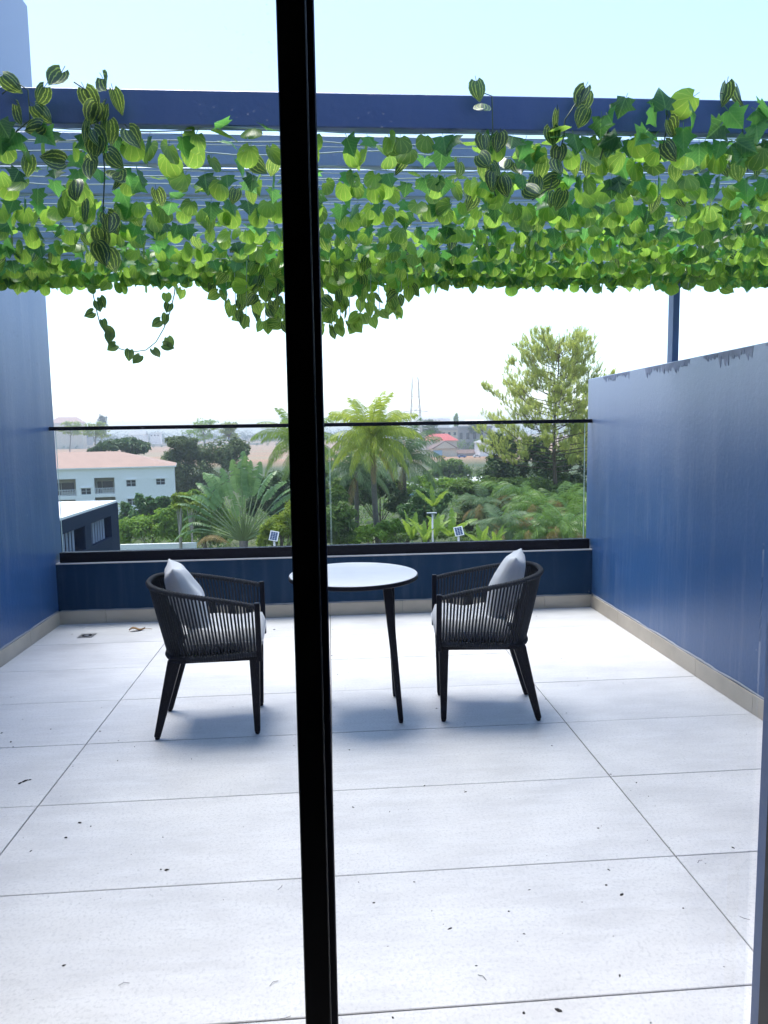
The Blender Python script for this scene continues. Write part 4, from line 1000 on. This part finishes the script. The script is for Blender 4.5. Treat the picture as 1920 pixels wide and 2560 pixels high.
# ---- far town
def house(name, label, px0, px1, pybase, pyeave, pyridge, Y, depth, wall, roof, kind='gable', wins=0, over=.5, group='houses of the town', cat='house'):
    a_, b_ = at(px0, pybase, Y), at(px1, pyeave, Y); cx = (a_.x + b_.x) / 2; w_ = b_.x - a_.x
    ze = b_.z - GZ; zr = at(px0, pyridge, Y).z - GZ
    root = empty(name, (cx, Y, GZ), label=label, cat=cat, group=group)
    boxo('wall', (-w_/2, w_/2, 0, depth, 0, ze), wall, root)
    o = over; X = w_/2 + o
    if kind == 'flat': boxo('roof', (-X, X, -o, depth + o, ze + .001, zr + .3), roof, root)
    else:
        hx = {'gable': 0, 'hip': min(w_ * .3, depth * .5), 'front': 0}[kind]
        if kind == 'front': V = [(-X, -o, ze), (X, -o, ze), (X, depth + o, ze), (-X, depth + o, ze), (0, -o, zr), (0, depth + o, zr)]; F = [(0, 4, 5, 3), (1, 2, 5, 4), (0, 1, 4), (3, 5, 2), (3, 2, 1, 0)]
        else: V = [(-X, -o, ze), (X, -o, ze), (X, depth + o, ze), (-X, depth + o, ze), (-X + hx, depth/2, zr), (X - hx, depth/2, zr)]; F = [(0, 1, 5, 4), (1, 2, 5), (2, 3, 4, 5), (3, 0, 4), (3, 2, 1, 0)]
        V = [(x, y, z + .01) for x, y, z in V]
        MB().add(V, F).build('roof', roof, root)
        if kind == 'front': MB().add([(-X * .8, -o - .05, ze + .1), (X * .8, -o - .05, ze + .1), (0, -o - .05, zr - .35), (-X * .8, -o - .01, ze + .1), (X * .8, -o - .01, ze + .1), (0, -o - .01, zr - .35)], [(0, 1, 2), (5, 4, 3), (0, 3, 4, 1), (1, 4, 5, 2), (2, 5, 3, 0)]).build('gable_board', M['cream_wall'], root)
    zb = max(0, a_.z - GZ); hh = ze - zb
    for i in range(wins):
        x = -w_/2 + w_ * (i + .5) / wins; ww = w_ / wins * .22
        wn = MB().box(x - ww, x + ww, -.10, -.001, zb + hh * .45, zb + hh * .78).build('window', M['window_dark'], root)
    return root
c8 = lambda x, y: (1000 + x * .3014, 1000 + y * .3014)
def H8(name, label, x0, x1, yb, ye, yr, Y, *r_, **k):
    (a_, yb_), (b_, ye_), (_, yr_) = c8(x0, yb), c8(x1, ye), c8(x0, yr); return house(name, label, a_, b_, yb_, ye_, yr_, Y, *r_, **k)
H8('town_house', 'long pinkish flat roofed block behind the red roof', 200, 478, 330, 250, 236, 470, 14, M['cream_wall'], M['roof_grey'], 'flat', wins=6)
H8('town_house', 'house with bright red hipped roof in the far town', 215, 470, 470, 335, 282, 430, 16, M['cream_wall'], M['roof_bright_red'], 'hip', over=1.2)
bh = H8('town_house', 'brown gabled house with blue shutter door in the far town', 275, 470, 475, 402, 340, 405, 18, M['cream_wall'], M['roof_brown'], 'front', over=1.2)
MB().box(-6.5, -1.5, -.12, -.001, 0, 3.6).build('shutter_door', M['shutter_blue'], bh)
H8('long_shed', 'long low shed with rusty roof behind the parked cars', 385, 675, 475, 440, 415, 412, 8, M['grey_wall'], M['roof_brown'], 'gable', over=.6)
H8('town_house', 'grey unfinished two storey building in the far town', 478, 760, 400, 232, 222, 500, 16, M['grey_wall'], M['grey_wall'], 'flat', wins=5)
H8('town_house', 'white gabled house partly behind the dark trees', 660, 890, 420, 350, 318, 400, 14, M['white_wall'], M['roof_grey'], 'hip', over=.8)
H8('town_house', 'long white building on the horizon beside the pylon', 160, 410, 215, 178, 158, 620, 16, M['white_wall'], M['roof_white'], 'flat', wins=7)
tk = H8('town_house', 'white building with water tank on the horizon', 490, 790, 215, 190, 165, 600, 16, M['white_wall'], M['roof_white'], 'hip', wins=4)
MB().lathe([(2, 0), (2, 2.6), (1.6, 3.2)], 14, (-9, 4, tk.children[0].dimensions.z + 1.2)).build('water_tank', M['window_dark'], tk)
H8('market_tent', 'small white peaked tent below the parked cars', 445, 560, 640, 625, 578, 205, 5, M['canvas'], M['canvas'], 'hip', over=.4, group='tents and sheds', cat='tent')
H8('low_shed', 'long pale roof among the shrubs below the tent', 520, 690, 700, 672, 648, 150, 7, M['cream_wall'], M['canvas'], 'gable', over=.4, group='tents and sheds', cat='shed')
H8('low_shed', 'short pinkish roof left of the long pale roof', 320, 450, 705, 675, 655, 155, 7, M['cream_wall'], M['roof_grey'], 'gable', over=.4, group='tents and sheds', cat='shed')
house('low_shed', 'pale blue shed between the palm fronds', 1015, 1045, 1235, 1218, 1210, 110, 4, M['shutter_blue'], M['roof_white'], 'gable', group='tents and sheds', cat='shed')
def car(label, px, mat, L=4.4, Y=385):
    c = at(px, 1142, Y); root = empty('parked_car', (c.x, Y, GZ), label=label, cat='car', group='cars parked in the far town')
    pr = [(-L/2, .35), (L/2, .35), (L/2, .85), (L*.28, 1.0), (L*.14, 1.5), (-L*.26, 1.5), (-L*.42, .98), (-L/2, .9)]
    n_ = len(pr); MB().add([(x, -.85, z) for x, z in pr] + [(x, .85, z) for x, z in pr], [tuple(range(n_)), tuple(range(2*n_-1, n_-1, -1))] + [(i, i+n_, (i+1) % n_ + n_, (i+1) % n_) for i in range(n_)]).build('body', mat, root)
    MB().add([(L*.12, -.87, 1.0), (L*.09, -.87, 1.42), (-L*.23, -.87, 1.42), (-L*.34, -.87, 1.0), (L*.12, -.855, 1.0), (L*.09, -.855, 1.42), (-L*.23, -.855, 1.42), (-L*.34, -.855, 1.0)], [(0,1,2,3), (7,6,5,4), (0,4,5,1), (1,5,6,2), (2,6,7,3), (3,7,4,0)]).build('side_window', M['window_dark'], root)
    for x in (-L*.3, L*.3):
        for y in (-.87, .67): MB().tube([(x, y, .34), (x, y + .2, .34)], .34, 12).build('wheel', M['tyre'], root)
car('yellow car parked by the blue shutter door', 1104, M['car_yellow']); car('blue car parked in front of the long shed', 1155, M['car_blue']); car('white car parked at the right end of the shed', 1193, M['car_white'])

# left: open field, houses and tree belts
c5 = lambda x, y: (100 + x * .398, 980 + y * .398)
def H5(name, label, x0, x1, yb, ye, yr, Y, *r_, **k):
    (a_, yb_), (b_, ye_), (_, yr_) = c5(x0, yb), c5(x1, ye), c5(x0, yr); return house(name, label, a_, b_, yb_, ye_, yr_, Y, *r_, **k)
H5('field_house', 'small white house at the field edge by the left wall', 105, 188, 318, 285, 268, 1050, 14, M['white_wall'], M['roof_grey'], 'gable', wins=3)
H5('field_house', 'unfinished concrete house frame right of the small white house', 200, 310, 312, 262, 254, 1060, 14, M['grey_wall'], M['roof_grey'], 'flat', wins=4)
H5('field_house', 'white hall with grey sloping roof at the field edge', 560, 660, 290, 268, 245, 1150, 20, M['white_wall'], M['roof_grey'], 'gable')
H5('field_house', 'white box house right of the grey roofed hall', 690, 752, 290, 262, 256, 1160, 14, M['white_wall'], M['roof_white'], 'flat', wins=3)
H5('field_house', 'red roofed house faint on the left horizon', 60, 260, 225, 192, 158, 900, 16, M['cream_wall'], M['roof_red'], 'hip')
p0, p1 = c5(40, 292), c5(1400, 300); a_, b_ = at(*p0, 1000), at(*p1, 1000)
boxo('field_wall', (a_.x, b_.x, 1000, 1000.6, GZ, GZ + 3.0), M['cream_wall']); tag(COL.objects['field_wall'], 'long pale wall across the field', 'wall')
def belt(name, label, px0, px1, Y, h0, h1, n_, mat, leaf, seed, step=9):
    g = random.Random(seed); Cs = []; Ss = []; px = px0
    while px < px1:
        c = at(px, 1085, Y + g.uniform(-25, 25)); hh = g.uniform(h0, h1); Cs += [(c.x, c.y, GZ + hh * .45), (c.x + hh * .2, c.y, GZ + hh * .72)]; Ss += [(hh * .5, hh * .5, hh * .42), (hh * .36, hh * .36, hh * .3)]; px += step * g.uniform(.5, 1.4)
    tag(link(name, leaf_cloud(name, Cs, Ss, n_, leaf, M[mat], seed)), label, 'trees', kind='stuff')
belt('far_tree_belt', 'hazy belt of trees beyond the field', 60, 840, 1270, 10, 20, 9000, 'fol_far', 3.0, 71)
belt('far_tree_belt', 'hazy line of trees along the horizon', -100, 2000, 1500, 12, 28, 14000, 'fol_far', 3.2, 72, 7)
belt('far_shrub_belt', 'scrubby bushes along the field wall', 100, 760, 900, 2, 4.5, 3000, 'fol_olive', 1.2, 73, 22)
belt('town_tree_belt', 'trees between the far town houses', 1040, 1330, 480, 4, 9, 4000, 'fol_mid', 1.4, 74, 14)
belt('near_thicket', 'undergrowth filling the garden below the terrace', 260, 1500, 95, 2.0, 5.5, 9000, 'fol_mid', .6, 75, 9)
belt('town_thicket', 'undergrowth hiding the lower walls of the far sheds', 1030, 1270, 132, 3, 6.5, 3500, 'fol_mid', .7, 77, 10)
belt('mid_thicket', 'undergrowth beyond the garden trees', 260, 1500, 190, 2.0, 5, 8000, 'fol_olive', .9, 76, 9)
for px, py, rx, ry, Y, m_, sd, lb in ((510, 1060, 40, 16, 420, 'fol_bright', 81, 'broad pale tree on the horizon left of the palms'), (572, 1064, 22, 12, 400, 'fol_yellow', 82, 'small yellowish tree on the horizon left of the palms'), (240, 1064, 30, 12, 430, 'fol_yellow', 83, 'small yellow tree on the left horizon'), (1075, 1058, 26, 12, 450, 'fol_olive', 84, 'small tree on the horizon right of the pylon'), (1140, 1048, 6, 18, 520, 'fol_bright', 85, 'narrow cypress like tree on the horizon'), (256, 1050, 13, 16, 600, 'fol_far', 86, 'small fir like tree on the left horizon'), (1185, 1062, 20, 9, 500, 'fol_olive', 87, 'low tree on the horizon left of the pine'), (176, 1062, 26, 10, 500, 'fol_yellow', 88, 'tiny tree on the horizon by the left wall')):
    T('horizon_tree', lb, [(px, py, rx, ry), (px + rx * .3, py + ry * .6, rx * .8, ry * .6), (px - rx * .2, py + ry * 1.3, rx * 1.1, ry), (px + rx * .2, py + ry * 2.2, rx, ry)], Y, m_, 1100, 1.6, seed=sd, group='trees on the horizon', tr=.3)

# ---- pylons
def pylon(label, px, Y, ytop, w0, w1, seed):
    c = at(px, ytop, Y); H = c.z - GZ; root = empty('pylon', (c.x, Y, GZ), label=label, cat='pylon', group=None)
    n_ = 9; lv = [H * i / n_ for i in range(n_ + 1)]; hw = [w0 / 2 + (w1 - w0) / 2 * (i / n_) ** .7 for i in range(n_ + 1)]
    cor = ((-1, -1), (1, -1), (1, 1), (-1, 1)); mb = MB(); bc = MB()
    for sx, sy in cor: mb.tube([(sx * hw[i], sy * hw[i], lv[i]) for i in range(n_ + 1)], .13, 4)
    mb.build('frame', M['pylon_steel'], root)
    for i in range(n_):
        for k in range(4):
            (ax, ay), (bx_, by_) = cor[k], cor[(k + 1) % 4]
            bc.tube([(ax*hw[i], ay*hw[i], lv[i]), (bx_*hw[i+1], by_*hw[i+1], lv[i+1])], .085, 3, cap=False); bc.tube([(bx_*hw[i], by_*hw[i], lv[i]), (ax*hw[i+1], ay*hw[i+1], lv[i+1])], .085, 3, cap=False); bc.tube([(ax*hw[i+1], ay*hw[i+1], lv[i+1]), (bx_*hw[i+1], by_*hw[i+1], lv[i+1])], .085, 3, cap=False)
    bc.build('bracing', M['pylon_steel'], root)
    for f_ in (.60, .40): MB().tube([(-w0 * .75, 0, H * f_), (0, 0, H * f_ + .8), (w0 * .75, 0, H * f_)], .14, 4).build('cross_arm', M['pylon_steel'], root)
pylon('rusty lattice pylon standing on the horizon right of the palm', 1038, 330, 943, 7.5, 2.6, 1)

# ---- air: thin haze over the whole place
a = N('haze_air'); v_ = a.n('VolumePrincipled', Color=(.86, .92, 1.0), Density=.0005, Anisotropy=.2)
a.t.links.new(v_.outputs[0], a.o.inputs['Volume'])
tag(boxo('haze', (-1815, 1815, -215, 4015, GZ - 1.5, 75), M['haze_air']), 'thin bright haze in the air over garden and town', 'haze', kind='stuff')
